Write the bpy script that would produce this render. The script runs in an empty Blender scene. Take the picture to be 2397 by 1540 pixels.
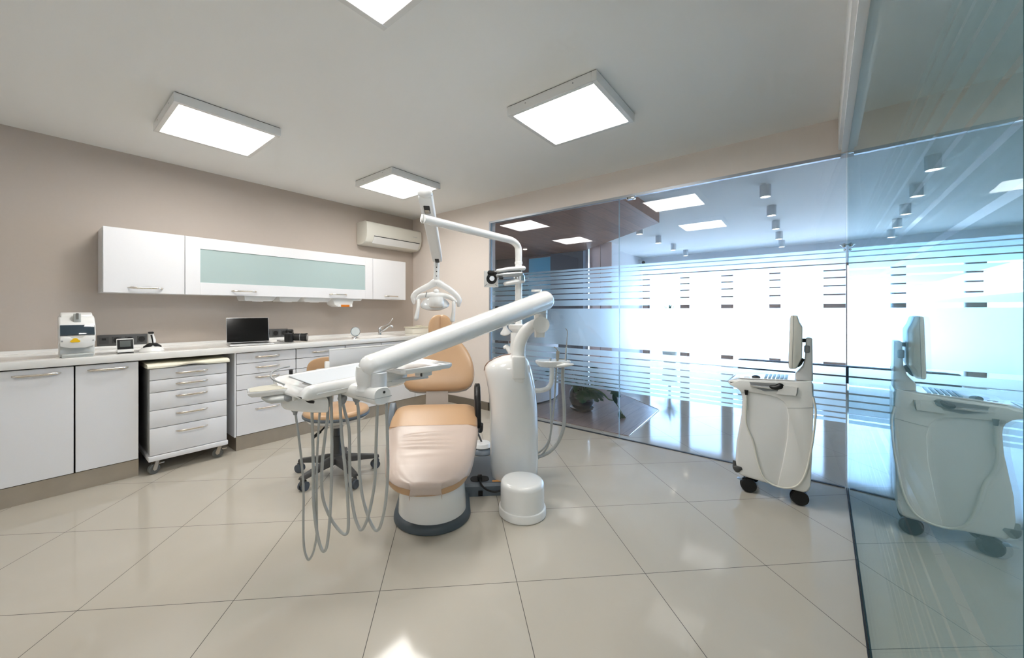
import bpy, bmesh, math, random
from mathutils import Vector, Matrix, Euler
R = math.radians
random.seed(7)
SC = bpy.context.scene
COL = SC.collection

# ------------------------------------------------------------------ camera frame (real metres)
FOC, PCX, PCY, CAMH, PHI = 886.0, 1140.0, 726.0, 1.2, R(39.8)
UP = Vector((0, 0, 1))
FW = Vector((math.cos(PHI), math.sin(PHI), 0)); RT = Vector((math.sin(PHI), -math.cos(PHI), 0))
def at(px, py, d):
    """world point seen at a photo pixel, d metres away along the view axis"""
    return FW * d + RT * ((px - PCX) / FOC * d) + Vector((0, 0, CAMH + (PCY - py) / FOC * d))
def aty(px, py, y):
    u = at(px, py, 1.0); return at(px, py, y / u.y)
def atx(px, py, x):
    u = at(px, py, 1.0); return at(px, py, x / u.x)
def atz(px, py, z):
    return at(px, py, (z - CAMH) * FOC / (PCY - py))

# ------------------------------------------------------------------ materials
def lin(c):
    return tuple((v / 255 / 12.92 if v / 255 <= 0.04045 else ((v / 255 + 0.055) / 1.055) ** 2.4) for v in c[:3]) + (1.0,)
MATS = {}
def mat(name, rgb, rough=0.5, metal=0.0, coat=0.0, spec=0.5, emit=None, estr=0.0, trans=0.0, ior=1.45, noise=0.0, nscale=30.0, bump=0.0, alpha=1.0, sss=0.0):
    if name in MATS: return MATS[name]
    m = bpy.data.materials.new(name); m.use_nodes = True
    nt = m.node_tree; b = nt.nodes['Principled BSDF']
    b.inputs['Base Color'].default_value = lin(rgb); b.inputs['Roughness'].default_value = rough
    b.inputs['Metallic'].default_value = metal; b.inputs['Coat Weight'].default_value = coat
    b.inputs['Coat Roughness'].default_value = 0.06
    b.inputs['Specular IOR Level'].default_value = spec; b.inputs['Transmission Weight'].default_value = trans
    b.inputs['IOR'].default_value = ior; b.inputs['Alpha'].default_value = alpha
    if emit:
        b.inputs['Emission Color'].default_value = lin(emit); b.inputs['Emission Strength'].default_value = estr
    if noise or bump:
        tc = nt.nodes.new('ShaderNodeTexCoord'); nz = nt.nodes.new('ShaderNodeTexNoise')
        nz.inputs['Scale'].default_value = nscale; nz.inputs['Detail'].default_value = 4
        nt.links.new(tc.outputs['Object'], nz.inputs['Vector'])
        if noise:
            mx = nt.nodes.new('ShaderNodeMix'); mx.data_type = 'RGBA'
            c = lin(rgb)
            mx.inputs[6].default_value = tuple(v * (1 - noise) for v in c[:3]) + (1,)
            mx.inputs[7].default_value = tuple(min(1, v * (1 + noise)) for v in c[:3]) + (1,)
            nt.links.new(nz.outputs['Fac'], mx.inputs[0]); nt.links.new(mx.outputs[2], b.inputs['Base Color'])
        if bump:
            bp = nt.nodes.new('ShaderNodeBump'); bp.inputs['Strength'].default_value = bump; bp.inputs['Distance'].default_value = 0.002
            nt.links.new(nz.outputs['Fac'], bp.inputs['Height']); nt.links.new(bp.outputs['Normal'], b.inputs['Normal'])
    MATS[name] = m
    return m

def mth(nt, op, a, b=None, c=None):
    n = nt.nodes.new('ShaderNodeMath'); n.operation = op
    for i, v in enumerate((a, b, c)):
        if v is None: continue
        if isinstance(v, (int, float)): n.inputs[i].default_value = v
        else: nt.links.new(v, n.inputs[i])
    return n.outputs[0]

def glass_mat(name, tint, f0=0.04, rc=(1, 1, 1, 1)):
    m = bpy.data.materials.new(name); m.use_nodes = True; nt = m.node_tree
    nt.nodes.remove(nt.nodes['Principled BSDF']); out = nt.nodes['Material Output']
    g = nt.nodes.new('ShaderNodeNewGeometry'); dp = nt.nodes.new('ShaderNodeVectorMath'); dp.operation = 'DOT_PRODUCT'
    nt.links.new(g.outputs['Normal'], dp.inputs[0]); nt.links.new(g.outputs['Incoming'], dp.inputs[1])
    c = mth(nt, 'ABSOLUTE', dp.outputs['Value']); k = mth(nt, 'POWER', mth(nt, 'SUBTRACT', 1.0, c), 5.0)
    f = mth(nt, 'MULTIPLY_ADD', k, 1 - f0, f0)
    t = nt.nodes.new('ShaderNodeBsdfTransparent'); t.inputs[0].default_value = tint
    gl = nt.nodes.new('ShaderNodeBsdfGlossy'); gl.inputs['Roughness'].default_value = 0.0; gl.inputs[0].default_value = rc
    mx = nt.nodes.new('ShaderNodeMixShader'); nt.links.new(f, mx.inputs[0]); nt.links.new(t.outputs[0], mx.inputs[1]); nt.links.new(gl.outputs[0], mx.inputs[2])
    nt.links.new(mx.outputs[0], out.inputs['Surface'])
    return m

def film_mat(name, col, fd=0.12, ft=0.33, rough=0.7):
    """etched vinyl: a little diffuse, part translucent, mostly blurred see-through"""
    m = bpy.data.materials.new(name); m.use_nodes = True; nt = m.node_tree
    nt.nodes.remove(nt.nodes['Principled BSDF']); out = nt.nodes['Material Output']
    d = nt.nodes.new('ShaderNodeBsdfDiffuse'); d.inputs[0].default_value = col
    t = nt.nodes.new('ShaderNodeBsdfTranslucent'); t.inputs[0].default_value = col
    r = nt.nodes.new('ShaderNodeBsdfRefraction'); r.inputs['Roughness'].default_value = rough; r.inputs['IOR'].default_value = 1.2
    r.inputs[0].default_value = col
    a = nt.nodes.new('ShaderNodeMixShader'); a.inputs[0].default_value = ft / (fd + ft)
    nt.links.new(d.outputs[0], a.inputs[1]); nt.links.new(t.outputs[0], a.inputs[2])
    b = nt.nodes.new('ShaderNodeMixShader'); b.inputs[0].default_value = 1 - fd - ft
    nt.links.new(a.outputs[0], b.inputs[1]); nt.links.new(r.outputs[0], b.inputs[2])
    nt.links.new(b.outputs[0], out.inputs['Surface'])
    return m

def tile_mat():
    m = bpy.data.materials.new('polished_tile'); m.use_nodes = True; nt = m.node_tree; b = nt.nodes['Principled BSDF']
    tc = nt.nodes.new('ShaderNodeNewGeometry'); sp = nt.nodes.new('ShaderNodeSeparateXYZ'); nt.links.new(tc.outputs['Position'], sp.inputs[0])
    S = 0.592; h = math.sqrt(0.5)
    x = mth(nt, 'SUBTRACT', sp.outputs[0], 1.369); y = mth(nt, 'SUBTRACT', sp.outputs[1], 0.969)
    u = mth(nt, 'DIVIDE', mth(nt, 'ADD', mth(nt, 'MULTIPLY', x, h), mth(nt, 'MULTIPLY', y, h)), S)
    v = mth(nt, 'DIVIDE', mth(nt, 'SUBTRACT', mth(nt, 'MULTIPLY', y, h), mth(nt, 'MULTIPLY', x, h)), S)
    def line(w):
        f = mth(nt, 'FRACT', mth(nt, 'ADD', w, 100.5))
        return mth(nt, 'LESS_THAN', mth(nt, 'ABSOLUTE', mth(nt, 'SUBTRACT', f, 0.5)), 0.0024)
    g = mth(nt, 'MAXIMUM', line(u), line(v))
    nz = nt.nodes.new('ShaderNodeTexNoise'); nz.inputs['Scale'].default_value = 1.6; nz.inputs['Detail'].default_value = 7; nz.inputs['Distortion'].default_value = 1.2
    nt.links.new(tc.outputs['Position'], nz.inputs['Vector'])
    cr = nt.nodes.new('ShaderNodeMix'); cr.data_type = 'RGBA'
    cr.inputs[6].default_value = lin((179, 172, 159)); cr.inputs[7].default_value = lin((190, 184, 172)); nt.links.new(nz.outputs['Fac'], cr.inputs[0])
    mx = nt.nodes.new('ShaderNodeMix'); mx.data_type = 'RGBA'; nt.links.new(g, mx.inputs[0]); nt.links.new(cr.outputs[2], mx.inputs[6])
    mx.inputs[7].default_value = lin((84, 80, 76)); nt.links.new(mx.outputs[2], b.inputs['Base Color'])
    b.inputs['Roughness'].default_value = 0.05; b.inputs['IOR'].default_value = 1.35
    rr = mth(nt, 'MULTIPLY_ADD', g, 0.5, 0.08); nt.links.new(rr, b.inputs['Roughness'])
    return m

def wood_mat(name, c1, c2, w=0.19, rough=0.35, ang=0.0):
    m = bpy.data.materials.new(name); m.use_nodes = True; nt = m.node_tree; b = nt.nodes['Principled BSDF']
    tc = nt.nodes.new('ShaderNodeNewGeometry'); mp = nt.nodes.new('ShaderNodeMapping'); nt.links.new(tc.outputs['Position'], mp.inputs[0])
    mp.inputs['Rotation'].default_value = (0, 0, ang)
    br = nt.nodes.new('ShaderNodeTexBrick'); nt.links.new(mp.outputs[0], br.inputs['Vector'])
    br.inputs['Scale'].default_value = 1.0; br.inputs['Brick Width'].default_value = 1.2; br.inputs['Row Height'].default_value = w; br.inputs['Mortar Size'].default_value = 0.0025
    br.inputs['Color1'].default_value = lin(c1); br.inputs['Color2'].default_value = lin(c2); br.inputs['Mortar'].default_value = lin(tuple(v * .55 for v in c1))
    mp2 = nt.nodes.new('ShaderNodeMapping'); nt.links.new(mp.outputs[0], mp2.inputs[0]); mp2.inputs['Scale'].default_value = (2.0, 22.0, 2.0)
    nz = nt.nodes.new('ShaderNodeTexNoise'); nz.inputs['Scale'].default_value = 2.0; nz.inputs['Detail'].default_value = 6; nt.links.new(mp2.outputs[0], nz.inputs['Vector'])
    mx = nt.nodes.new('ShaderNodeMix'); mx.data_type = 'RGBA'; mx.blend_type = 'MULTIPLY'; mx.inputs[0].default_value = 0.55
    nt.links.new(br.outputs['Color'], mx.inputs[6]); nt.links.new(nz.outputs['Fac'], mx.inputs[7])
    hs = nt.nodes.new('ShaderNodeBrightContrast'); hs.inputs['Bright'].default_value = 0.03; nt.links.new(mx.outputs[2], hs.inputs[0])
    nt.links.new(hs.outputs[0], b.inputs['Base Color']); b.inputs['Roughness'].default_value = rough
    return m

# ------------------------------------------------------------------ mesh builder
def catmull(pts, sub=8):
    pts = [Vector(p) for p in pts]
    if len(pts) < 3 or sub <= 1: return pts
    P = [pts[0] * 2 - pts[1]] + pts + [pts[-1] * 2 - pts[-2]]; out = []
    for i in range(1, len(P) - 2):
        p0, p1, p2, p3 = P[i - 1:i + 3]
        for k in range(sub):
            t = k / sub
            out.append(0.5 * ((2 * p1) + (p2 - p0) * t + (2 * p0 - 5 * p1 + 4 * p2 - p3) * t * t + (3 * p1 - p0 - 3 * p2 + p3) * t ** 3))
    out.append(pts[-1]); return out
def sup(w, h, n=24, e=4.0):
    o = []
    for i in range(n):
        a = 2 * math.pi * i / n; c, s = math.cos(a), math.sin(a)
        o.append((w * math.copysign(abs(c) ** (2 / e), c), h * math.copysign(abs(s) ** (2 / e), s)))
    return o

class MB:
    def __init__(s): s.bm = bmesh.new()
    def merge(s, t, M=None):
        if M is not None: bmesh.ops.transform(t, matrix=M, verts=t.verts)
        me = bpy.data.meshes.new('_t'); t.to_mesh(me); t.free(); s.bm.from_mesh(me); bpy.data.meshes.remove(me); return s
    def box(s, x0, x1, y0, y1, z0, z1, bev=0.0, seg=2, M=None):
        t = bmesh.new(); bmesh.ops.create_cube(t, size=1.0)
        for v in t.verts: v.co = Vector(((x0 + x1) / 2 + v.co.x * (x1 - x0), (y0 + y1) / 2 + v.co.y * (y1 - y0), (z0 + z1) / 2 + v.co.z * (z1 - z0)))
        if bev: bmesh.ops.bevel(t, geom=list(t.edges), offset=bev, segments=seg, affect='EDGES', profile=0.5)
        return s.merge(t, M)
    def obox(s, c, size, rot=None, bev=0.0, seg=2):
        M = Matrix.Translation(Vector(c)) @ ((rot.to_matrix() if isinstance(rot, Euler) else rot).to_4x4() if rot is not None else Matrix.Identity(4))
        a, b, d = size
        return s.box(-a / 2, a / 2, -b / 2, b / 2, -d / 2, d / 2, bev, seg, M)
    def loft(s, secs, caps=(True, True), closed=True):
        t = bmesh.new(); rows = [[t.verts.new(Vector(p)) for p in sec] for sec in secs]; n = len(rows[0])
        for a, b in zip(rows, rows[1:]):
            for i in range(n if closed else n - 1):
                j = (i + 1) % n
                try: t.faces.new((a[i], a[j], b[j], b[i]))
                except ValueError: pass
        if caps[0] and closed: t.faces.new(list(reversed(rows[0])))
        if caps[1] and closed: t.faces.new(rows[-1])
        bmesh.ops.remove_doubles(t, verts=t.verts, dist=1e-6)
        bmesh.ops.recalc_face_normals(t, faces=t.faces)
        return s.merge(t)
    def tube(s, pts, r, n=12, sub=8, flat=None, caps='flat', up=None):
        P = catmull(pts, sub); m = len(P)
        rr = r if isinstance(r, (list, tuple)) else [r, r]
        def rad(i):
            f = i / (m - 1) * (len(rr) - 1); k = min(int(f), len(rr) - 2); return rr[k] + (rr[k + 1] - rr[k]) * (f - k)
        secs = []; prev = None
        for i, p in enumerate(P):
            tg = (P[min(i + 1, m - 1)] - P[max(i - 1, 0)]).normalized()
            if prev is None:
                a = Vector(up) if up is not None else (Vector((0, 0, 1)) if abs(tg.z) < 0.9 else Vector((1, 0, 0)))
            else: a = prev
            a = (a - tg * a.dot(tg)).normalized(); b = tg.cross(a); prev = a; q = rad(i)
            fa, fb = flat or (1, 1)
            ring = lambda c, k: [c + a * (math.cos(2 * math.pi * j / n) * q * fa * k) + b * (math.sin(2 * math.pi * j / n) * q * fb * k) for j in range(n)]
            if caps == 'round' and i == 0:
                for h in (0.95, 0.8, 0.55, 0.28): secs.append(ring(p - tg * (q * h * min(fa, fb)), math.sqrt(max(0, 1 - h * h))))
            secs.append(ring(p, 1))
            if caps == 'round' and i == m - 1:
                for h in (0.28, 0.55, 0.8, 0.95): secs.append(ring(p + tg * (q * h * min(fa, fb)), math.sqrt(max(0, 1 - h * h))))
        return s.loft(secs)
    def cyl(s, p0, p1, r0, r1=None, n=24):
        return s.tube([p0, p1], [r0, r0 if r1 is None else r1], n=n, sub=1)
    def lathe(s, prof, c=(0, 0, 0), n=40, M=None):
        t = bmesh.new(); rows = []
        for r, z in prof:
            rows.append([t.verts.new((r * math.cos(2 * math.pi * i / n), r * math.sin(2 * math.pi * i / n), z)) for i in range(n)] if r > 1e-6 else [t.verts.new((0, 0, z))])
        for a, b in zip(rows, rows[1:]):
            for i in range(n):
                j = (i + 1) % n
                if len(a) == 1 and len(b) == 1: continue
                if len(a) == 1: t.faces.new((a[0], b[i], b[j]))
                elif len(b) == 1: t.faces.new((a[i], a[j], b[0]))
                else: t.faces.new((a[i], a[j], b[j], b[i]))
        if len(rows[0]) > 1: t.faces.new(rows[0])
        if len(rows[-1]) > 1: t.faces.new(rows[-1])
        bmesh.ops.recalc_face_normals(t, faces=t.faces)
        return s.merge(t, Matrix.Translation(Vector(c)) @ (M.to_4x4() if M is not None else Matrix.Identity(4)))
    def prism(s, poly, f, h0, h1, bev=0.0, seg=2, ang=35):
        """2D outline (a,b) pushed from h0 to h1; f(a,b,h) gives the point"""
        t = bmesh.new(); lo = [t.verts.new(Vector(f(a, b, h0))) for a, b in poly]; hi = [t.verts.new(Vector(f(a, b, h1))) for a, b in poly]; n = len(poly)
        t.faces.new(lo); t.faces.new(hi)
        for i in range(n): t.faces.new((lo[i], lo[(i + 1) % n], hi[(i + 1) % n], hi[i]))
        bmesh.ops.recalc_face_normals(t, faces=t.faces)
        if bev:
            e = [e for e in t.edges if len(e.link_faces) == 2 and e.calc_face_angle() > R(ang)]
            bmesh.ops.bevel(t, geom=e, offset=bev, segments=seg, affect='EDGES', profile=0.5)
        return s.merge(t)
    def sphere(s, c, r, n=20, rot=None):
        t = bmesh.new(); bmesh.ops.create_uvsphere(t, u_segments=n, v_segments=max(8, n // 2), radius=1.0)
        rx, ry, rz = (r, r, r) if isinstance(r, (int, float)) else r
        M = Matrix.Translation(Vector(c)) @ (rot.to_matrix().to_4x4() if rot is not None else Matrix.Identity(4)) @ Matrix.Diagonal((rx, ry, rz, 1))
        return s.merge(t, M)
    def poly(s, pts):
        t = bmesh.new(); t.faces.new([t.verts.new(Vector(p)) for p in pts]); return s.merge(t)

WM = {}
def build(mb, name, m, parent=None, smooth=38, solid=0.0, subs=0):
    """one mesh object from world-space geometry; under a parent it keeps its place"""
    me = bpy.data.meshes.new(name)
    bm = mb.bm if isinstance(mb, MB) else mb
    bm.to_mesh(me); bm.free()
    for k in (m if isinstance(m, (list, tuple)) else [m]): me.materials.append(k)
    o = bpy.data.objects.new(name, me); COL.objects.link(o)
    if parent is not None:
        M = WM[parent.name]; me.transform(M.inverted()); o.parent = parent; WM[o.name] = M
    else:
        xs = [v.co for v in me.vertices]
        c = Vector(((min(v.x for v in xs) + max(v.x for v in xs)) / 2, (min(v.y for v in xs) + max(v.y for v in xs)) / 2, min(v.z for v in xs)))
        me.transform(Matrix.Translation(-c)); o.location = c; WM[o.name] = Matrix.Translation(c)
    if smooth is not None:
        me.shade_smooth(); me.set_sharp_from_angle(angle=R(smooth))
    if subs:
        q = o.modifiers.new('sub', 'SUBSURF'); q.levels = q.render_levels = subs
    if solid:
        q = o.modifiers.new('solid', 'SOLIDIFY'); q.thickness = solid; q.offset = 1
    return o
def inst(me, name, M, parent):
    """another object sharing a mesh, placed by a world matrix under a parent"""
    o = bpy.data.objects.new(name, me); COL.objects.link(o); o.parent = parent
    o.matrix_local = WM[parent.name].inverted() @ M; WM[o.name] = M; return o
def tag(o, label, cat, group=None):
    o['label'] = label; o['category'] = cat
    if group: o['group'] = group
    return o
def thing(name, label, cat, loc, rotz=0.0, group=None):
    o = bpy.data.objects.new(name, None); COL.objects.link(o); o.empty_display_size = 0.05
    o.location = loc; o.rotation_euler = (0, 0, rotz); WM[o.name] = Matrix.Translation(Vector(loc)) @ Matrix.Rotation(rotz, 4, 'Z')
    return tag(o, label, cat, group)
def struct(mb, name, m, parent=None, smooth=38):
    o = build(mb, name, m, parent, smooth)
    if parent is None: o['kind'] = 'structure'
    return o
def lab(o, t): o['label'] = t; return o

# ------------------------------------------------------------------ palette
M_taupe = mat('taupe_paint', (190, 179, 169), 0.75, noise=0.02, nscale=60, bump=0.08)
M_beige = mat('beige_paint', (226, 216, 208), 0.75, noise=0.015, nscale=60, bump=0.06)
M_ceil = mat('ceiling_paint', (240, 240, 238), 0.85)
M_white = mat('white_plastic', (228, 228, 226), 0.28, coat=0.5)
M_white2 = mat('white_enamel', (231, 231, 230), 0.14, coat=0.8)
M_lam = mat('white_laminate', (228, 228, 230), 0.3, noise=0.012, nscale=90)
M_stone = mat('white_worktop', (235, 234, 231), 0.12, coat=0.4)
M_steel = mat('brushed_steel', (176, 166, 152), 0.42, metal=.55, noise=0.1, nscale=12)
M_nickel = mat('satin_nickel', (226, 217, 204), 0.22, metal=1.0)
M_chrome = mat('chrome', (225, 227, 230), 0.06, metal=1.0)
M_dark = mat('dark_gap', (30, 30, 31), 0.6)
M_black = mat('black_plastic', (18, 18, 19), 0.35)
M_rub = mat('black_rubber', (14, 14, 15), 0.6)
M_slate = mat('slate_grey_plastic', (98, 108, 118), 0.4)
M_grey = mat('grey_plastic', (150, 153, 155), 0.35)
M_base = mat('dark_grey_nylon', (72, 72, 72), 0.45)
M_tan = mat('tan_leatherette', (190, 154, 118), 0.36, noise=0.03, nscale=200, bump=0.05)
M_tanw = mat('tan_piping', (180, 140, 105), 0.5)
M_cover = mat('pale_protective_cover', (194, 177, 166), 0.33, bump=0.1, nscale=25)
M_hose = mat('grey_hose', (172, 173, 170), 0.35)
M_cream = mat('cream_plastic', (226, 222, 204), 0.35)
M_ivory = mat('ivory_plastic', (222, 220, 210), 0.35, coat=0.2)
M_mat = mat('beige_silicone_mat', (192, 188, 174), 0.6)
M_silmat = mat('grey_silicone_mat', (196, 201, 207), 0.5)
M_postgrey = mat('warm_grey_metal', (150, 138, 128), 0.4)
M_led = mat('lamp_diffuser', (255, 255, 255), 0.5, emit=(255, 252, 247), estr=7.6)
M_spot = mat('spot_diffuser', (255, 255, 255), 0.5, emit=(255, 240, 215), estr=6.0); M_spot.cycles.emission_sampling = 'NONE'
M_tile = tile_mat()
M_glass = glass_mat('clear_glass', (0.95, 0.968, 0.995, 1))
M_pglass = glass_mat('partition_glass', (0.91, 0.96, 0.965, 1), rc=(0.78, 0.89, 0.92, 1))
M_edge = mat('glass_edge', (178, 205, 215), 0.2, coat=0.3)
M_film = film_mat('frosted_film', (0.82, 0.90, 0.88, 1), .06, .12)
M_plank = wood_mat('plank_floor', (168, 143, 132), (150, 126, 117), 0.19, 0.3, 0.0)
M_soffit = wood_mat('dark_wood_panel', (186, 130, 100), (166, 114, 88), 0.22, 0.5, 0.0)
M_walnut = mat('walnut_veneer', (150, 100, 72), 0.4, noise=0.15, nscale=8)
# ================================================================== SETTING
ZC, GX, HB = 2.5, 3.5, 2.26            # ceiling, glass plane, header underside
LC = 2.52                              # lobby ceiling
struct(MB().box(-1.7, 10.0, -3.0, 5.6, -0.12, 0.0), 'floor', M_tile, smooth=None).location
struct(MB().box(-1.7, 3.62, -3.0, 4.42, ZC, ZC + 0.12), 'ceiling', M_ceil, smooth=None)
struct(MB().box(3.62, 10.0, -3.0, 5.6, LC, LC + 0.12), 'ceiling_lobby', M_ceil, smooth=None)
struct(MB().box(-1.7, 3.62, 4.30, 4.42, 0, ZC), 'wall_north', M_taupe, smooth=None)
w = MB().box(3.5, 3.62, 2.885, 4.30, 0, ZC).box(3.5, 3.62, -3.0, 2.885, HB, ZC)
struct(w, 'wall_east', M_beige, smooth=None)
struct(MB().box(-1.8, -1.7, -3.0, 4.42, 0, ZC), 'wall_west', M_ceil, smooth=None)
struct(MB().box(-1.8, 10.0, -3.1, -3.0, 0, 2.64), 'wall_south', M_ceil, smooth=None)
b = MB().box(3.485, 3.5, 2.875, 3.70, 0, 0.095).box(3.485, 3.62, 2.870, 2.885, 0, 0.095)
struct(b, 'baseboard_east', mat('taupe_skirting', (112, 104, 92), 0.4), smooth=None)
# metal channels that hold the glass
t = MB().box(3.498, 3.535, 2.862, 2.884, 0.095, HB).box(3.498, 3.535, -0.2, 2.862, HB - 0.022, HB)
struct(t, 'trim_1', mat('grey_channel', (168, 172, 178), 0.35, metal=0.6), smooth=None)
struct(MB().box(3.503, 3.522, -0.22, 2.862, 0, 0.006), 'trim_2', mat('dark_seal', (60, 66, 74), 0.5), smooth=None)

STR_UP = [(1.598, 1.618), (1.562, 1.590), (1.521, 1.554), (1.478, 1.513), (1.428, 1.468), (1.373, 1.418), (1.313, 1.363), (1.245, 1.302)]
STR_LO = [(0.758, 0.813), (0.697, 0.747), (0.643, 0.687), (0.595, 0.632), (0.549, 0.585), (0.508, 0.539), (0.471, 0.498), (0.438, 0.461)]
STRIPES = STR_UP + [(0.843, 1.216)] + STR_LO
def glass_panel(name, y0, y1):
    g = MB().box(3.508, 3.518, y0, y1, 0.006, HB - 0.006)
    for f in g.bm.faces:
        f.material_index = 0 if abs(f.normal.x) > 0.9 else 1
    p = struct(g, name, [M_glass, M_edge], smooth=None)
    s = MB()
    for z0, z1 in STRIPES: s.poly([(3.5186, y1 - .001, z0), (3.5186, y0 + .001, z0), (3.5186, y0 + .001, z1), (3.5186, y1 - .001, z1)])
    build(s, 'frosted_film', M_film, p, smooth=None)
    return p
glass_panel('wall_glass_left', 1.319, 2.858)
glass_panel('wall_glass_centre', -0.226, 1.313)
glass_panel('wall_glass_right', -2.98, -0.238)
pf = thing('glass_patch_fitting', 'small steel pivot fitting at the glass door head below the beige header', 'fitting', (3.5, 1.22, HB - 0.022))
build(MB().box(3.49, 3.535, 1.17, 1.245, HB - 0.045, HB - 0.022, 0.003), 'clamp_plate', M_chrome, pf)
build(MB().cyl((3.4875, 1.232, HB - 0.034), (3.491, 1.232, HB - 0.034), 0.006, n=12), 'screw', M_dark, pf)

# glass partition that runs back past the camera
PA = Vector((3.50, -0.232, 0)); PB = Vector((0.512, -0.137, 0)); PD = (PB - PA).normalized(); PN = Vector((-PD.y, PD.x, 0))
if PN.y < 0: PN = -PN
def pbox(mb, s0, s1, n0, n1, z0, z1):
    c = [PA + PD * s + PN * n for s, n in ((s0, n0), (s1, n0), (s1, n1), (s0, n1))]
    t = bmesh.new(); lo = [t.verts.new((p.x, p.y, z0)) for p in c]; hi = [t.verts.new((p.x, p.y, z1)) for p in c]
    t.faces.new(lo); t.faces.new(hi)
    for i in range(4): t.faces.new((lo[i], lo[(i + 1) % 4], hi[(i + 1) % 4], hi[i]))
    bmesh.ops.recalc_face_normals(t, faces=t.faces); mb.merge(t)
PL = (PB - PA).length
g = MB(); pbox(g, 0.0, PL, -0.01, 0.0, 0.008, HB - 0.004)
for f in g.bm.faces: f.material_index = 0 if abs(f.normal.dot(PN)) > 0.9 else 1
gp = struct(g, 'wall_glass_partition', [M_pglass, mat('partition_edge', (64, 104, 108), 0.25)], smooth=None)
s = MB()
for z0, z1 in STRIPES: s.poly([PA + PD * q + PN * -.0108 + UP * z for q, z in ((.12, z0), (PL - .004, z0), (PL - .004, z1), (.12, z1))])
build(s, 'frosted_film', film_mat('partition_film', (0.32, 0.45, 0.48, 1), .3, .4, .5), gp, smooth=None)
s = MB(); pbox(s, 0.0, PL, 0.002, 0.006, 0, 0.006); pbox(s, 0.0, PL, -0.016, -0.012, 0, 0.006)
struct(s, 'trim_3', mat('dark_channel', (26, 32, 38), 0.75), smooth=None)
s = MB(); pbox(s, 0.02, PL + 0.6, -0.05, 0.03, HB, ZC); pbox(s, 0.02, PL + 0.6, 0.03, 0.045, HB + 0.02, ZC)
struct(s, 'trim_4', M_ceil, smooth=None)
# clear hinge knob between the panes
kn = thing('glass_door_knob', 'small clear spider clamp on the joint of the tall glass panes', 'clamp', (3.49, -0.232, 1.62))
build(MB().lathe([(0, -.012), (.008, -.01), (.012, 0), (.022, .006), (.01, .012), (0, .02)], (3.485, -0.215, 1.632), n=16).sphere((3.49, -0.218, 1.605), 0.008, 10), 'clamp_body', M_chrome, kn)

# ================================================================== CEILING LIGHTS
def ceiling_light(x0, y0, label):
    t = thing('ceiling_light_panel', label, 'ceiling light', (x0 + .3, y0 + .3, ZC), 0, 'square surface mounted ceiling lights')
    x1, y1 = x0 + .6, y0 + .6
    f = MB()
    f.box(x0, x1, y0, y0 + .03, 2.44, ZC - .004, 0.002, 1).box(x0, x1, y1 - .03, y1, 2.44, ZC - .004, 0.002, 1)
    f.box(x0, x0 + .03, y0 + .03, y1 - .03, 2.44, ZC - .004, 0.002, 1).box(x1 - .03, x1, y0 + .03, y1 - .03, 2.44, ZC - .004, 0.002, 1)
    f.box(x0 + .03, x1 - .03, y0 + .03, y1 - .03, 2.46, ZC - .004)
    build(f, 'housing', M_white, t)
    build(MB().box(x0 + .03, x1 - .03, y0 + .03, y1 - .03, 2.446, 2.452), 'diffuser', M_led, t, smooth=None)
    build(MB().box(x0 + .005, x1 - .005, y0 + .005, y1 - .005, ZC - .004, ZC), 'mounting_seal', M_dark, t, smooth=None)
    for k in (.14, .46):
        build(MB().cyl((x0 - .0015, y0 + k, 2.475), (x0 + .002, y0 + k, 2.475), .004, n=10), 'screw', M_grey, t)
ceiling_light(0.535, 2.86, 'square white ceiling light above the white wall cabinet with the left handle')
ceiling_light(2.075, 2.85, 'square white ceiling light just behind the top of the dental lamp arm')
ceiling_light(1.94, 0.85, 'large square white ceiling light nearest the glass wall')
ceiling_light(0.40, 0.83, 'square white ceiling light cut off by the top of the picture')
ceiling_light(-1.14, -1.4, 'square white ceiling light added out of view in the rear corner to brighten the room')  # added lamp behind the view, there only to help light the room

# ================================================================== FITTED CABINETS
def bow_handle(L=0.2, r=0.006, rise=0.028):
    """arched bar along X, bowed towards -Y"""
    h = L / 2
    pts = [(-h, 0, 0), (-h * .86, -rise * .55, 0), (-h * .62, -rise * .95, 0), (-h * .2, -rise * 1.05, 0), (h * .2, -rise * 1.05, 0), (h * .62, -rise * .95, 0), (h * .86, -rise * .55, 0), (h, 0, 0)]
    m = MB().tube(pts, [r * .5, r, r * .9, r * .8, r * .9, r, r * .5], n=10, sub=5, flat=(1.25, .6))
    me = bpy.data.meshes.new('handle'); m.bm.to_mesh(me); m.bm.free(); me.materials.append(M_nickel); me.shade_smooth(); return me
H200, H208 = bow_handle(0.2), bow_handle(0.212)
DF = 3.69
def base_unit(x0, x1, label, fronts, side=None):
    """fronts: list of (kind, z0, z1, handle z or None)"""
    t = thing('base_cabinet', label, 'cabinet', ((x0 + x1) / 2, 3.99, 0), 0, 'base cabinets under the white worktop')
    build(MB().box(x0 + .002, x1 - .002, DF + .02, 4.29, 0.12, 0.836), 'body', M_dark, t, smooth=None)
    if side: build(MB().box(x0 - .012, x0 + .001, DF + .004, 4.29, 0.12, 0.836), 'side_panel', M_lam, t, smooth=None)
    for kind, z0, z1, hz in fronts:
        f = build(MB().box(x0 + .0042, x1 - .0042, DF, DF + .019, z0 + .0008, z1 - .0008, 0.0015, 1), kind, M_lam, t)
        if hz: inst(H200, 'handle', Matrix.Translation(((x0 + x1) / 2, DF, hz)), f)
    return t
base_unit(-0.143, 0.177, 'white base cabinet with a single door, under the white bench mixer', [('door', .126, .830, .795)])
base_unit(0.177, 0.494, 'white base cabinet with a single door beside the wheeled drawer cart', [('door', .126, .830, .795)])
DR = [('drawer', .741, .832, .790), ('drawer', .644, .738, .700), ('drawer', .516, .641, .612), ('drawer', .389, .513, .480), ('drawer', .126, .386, .335)]
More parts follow.
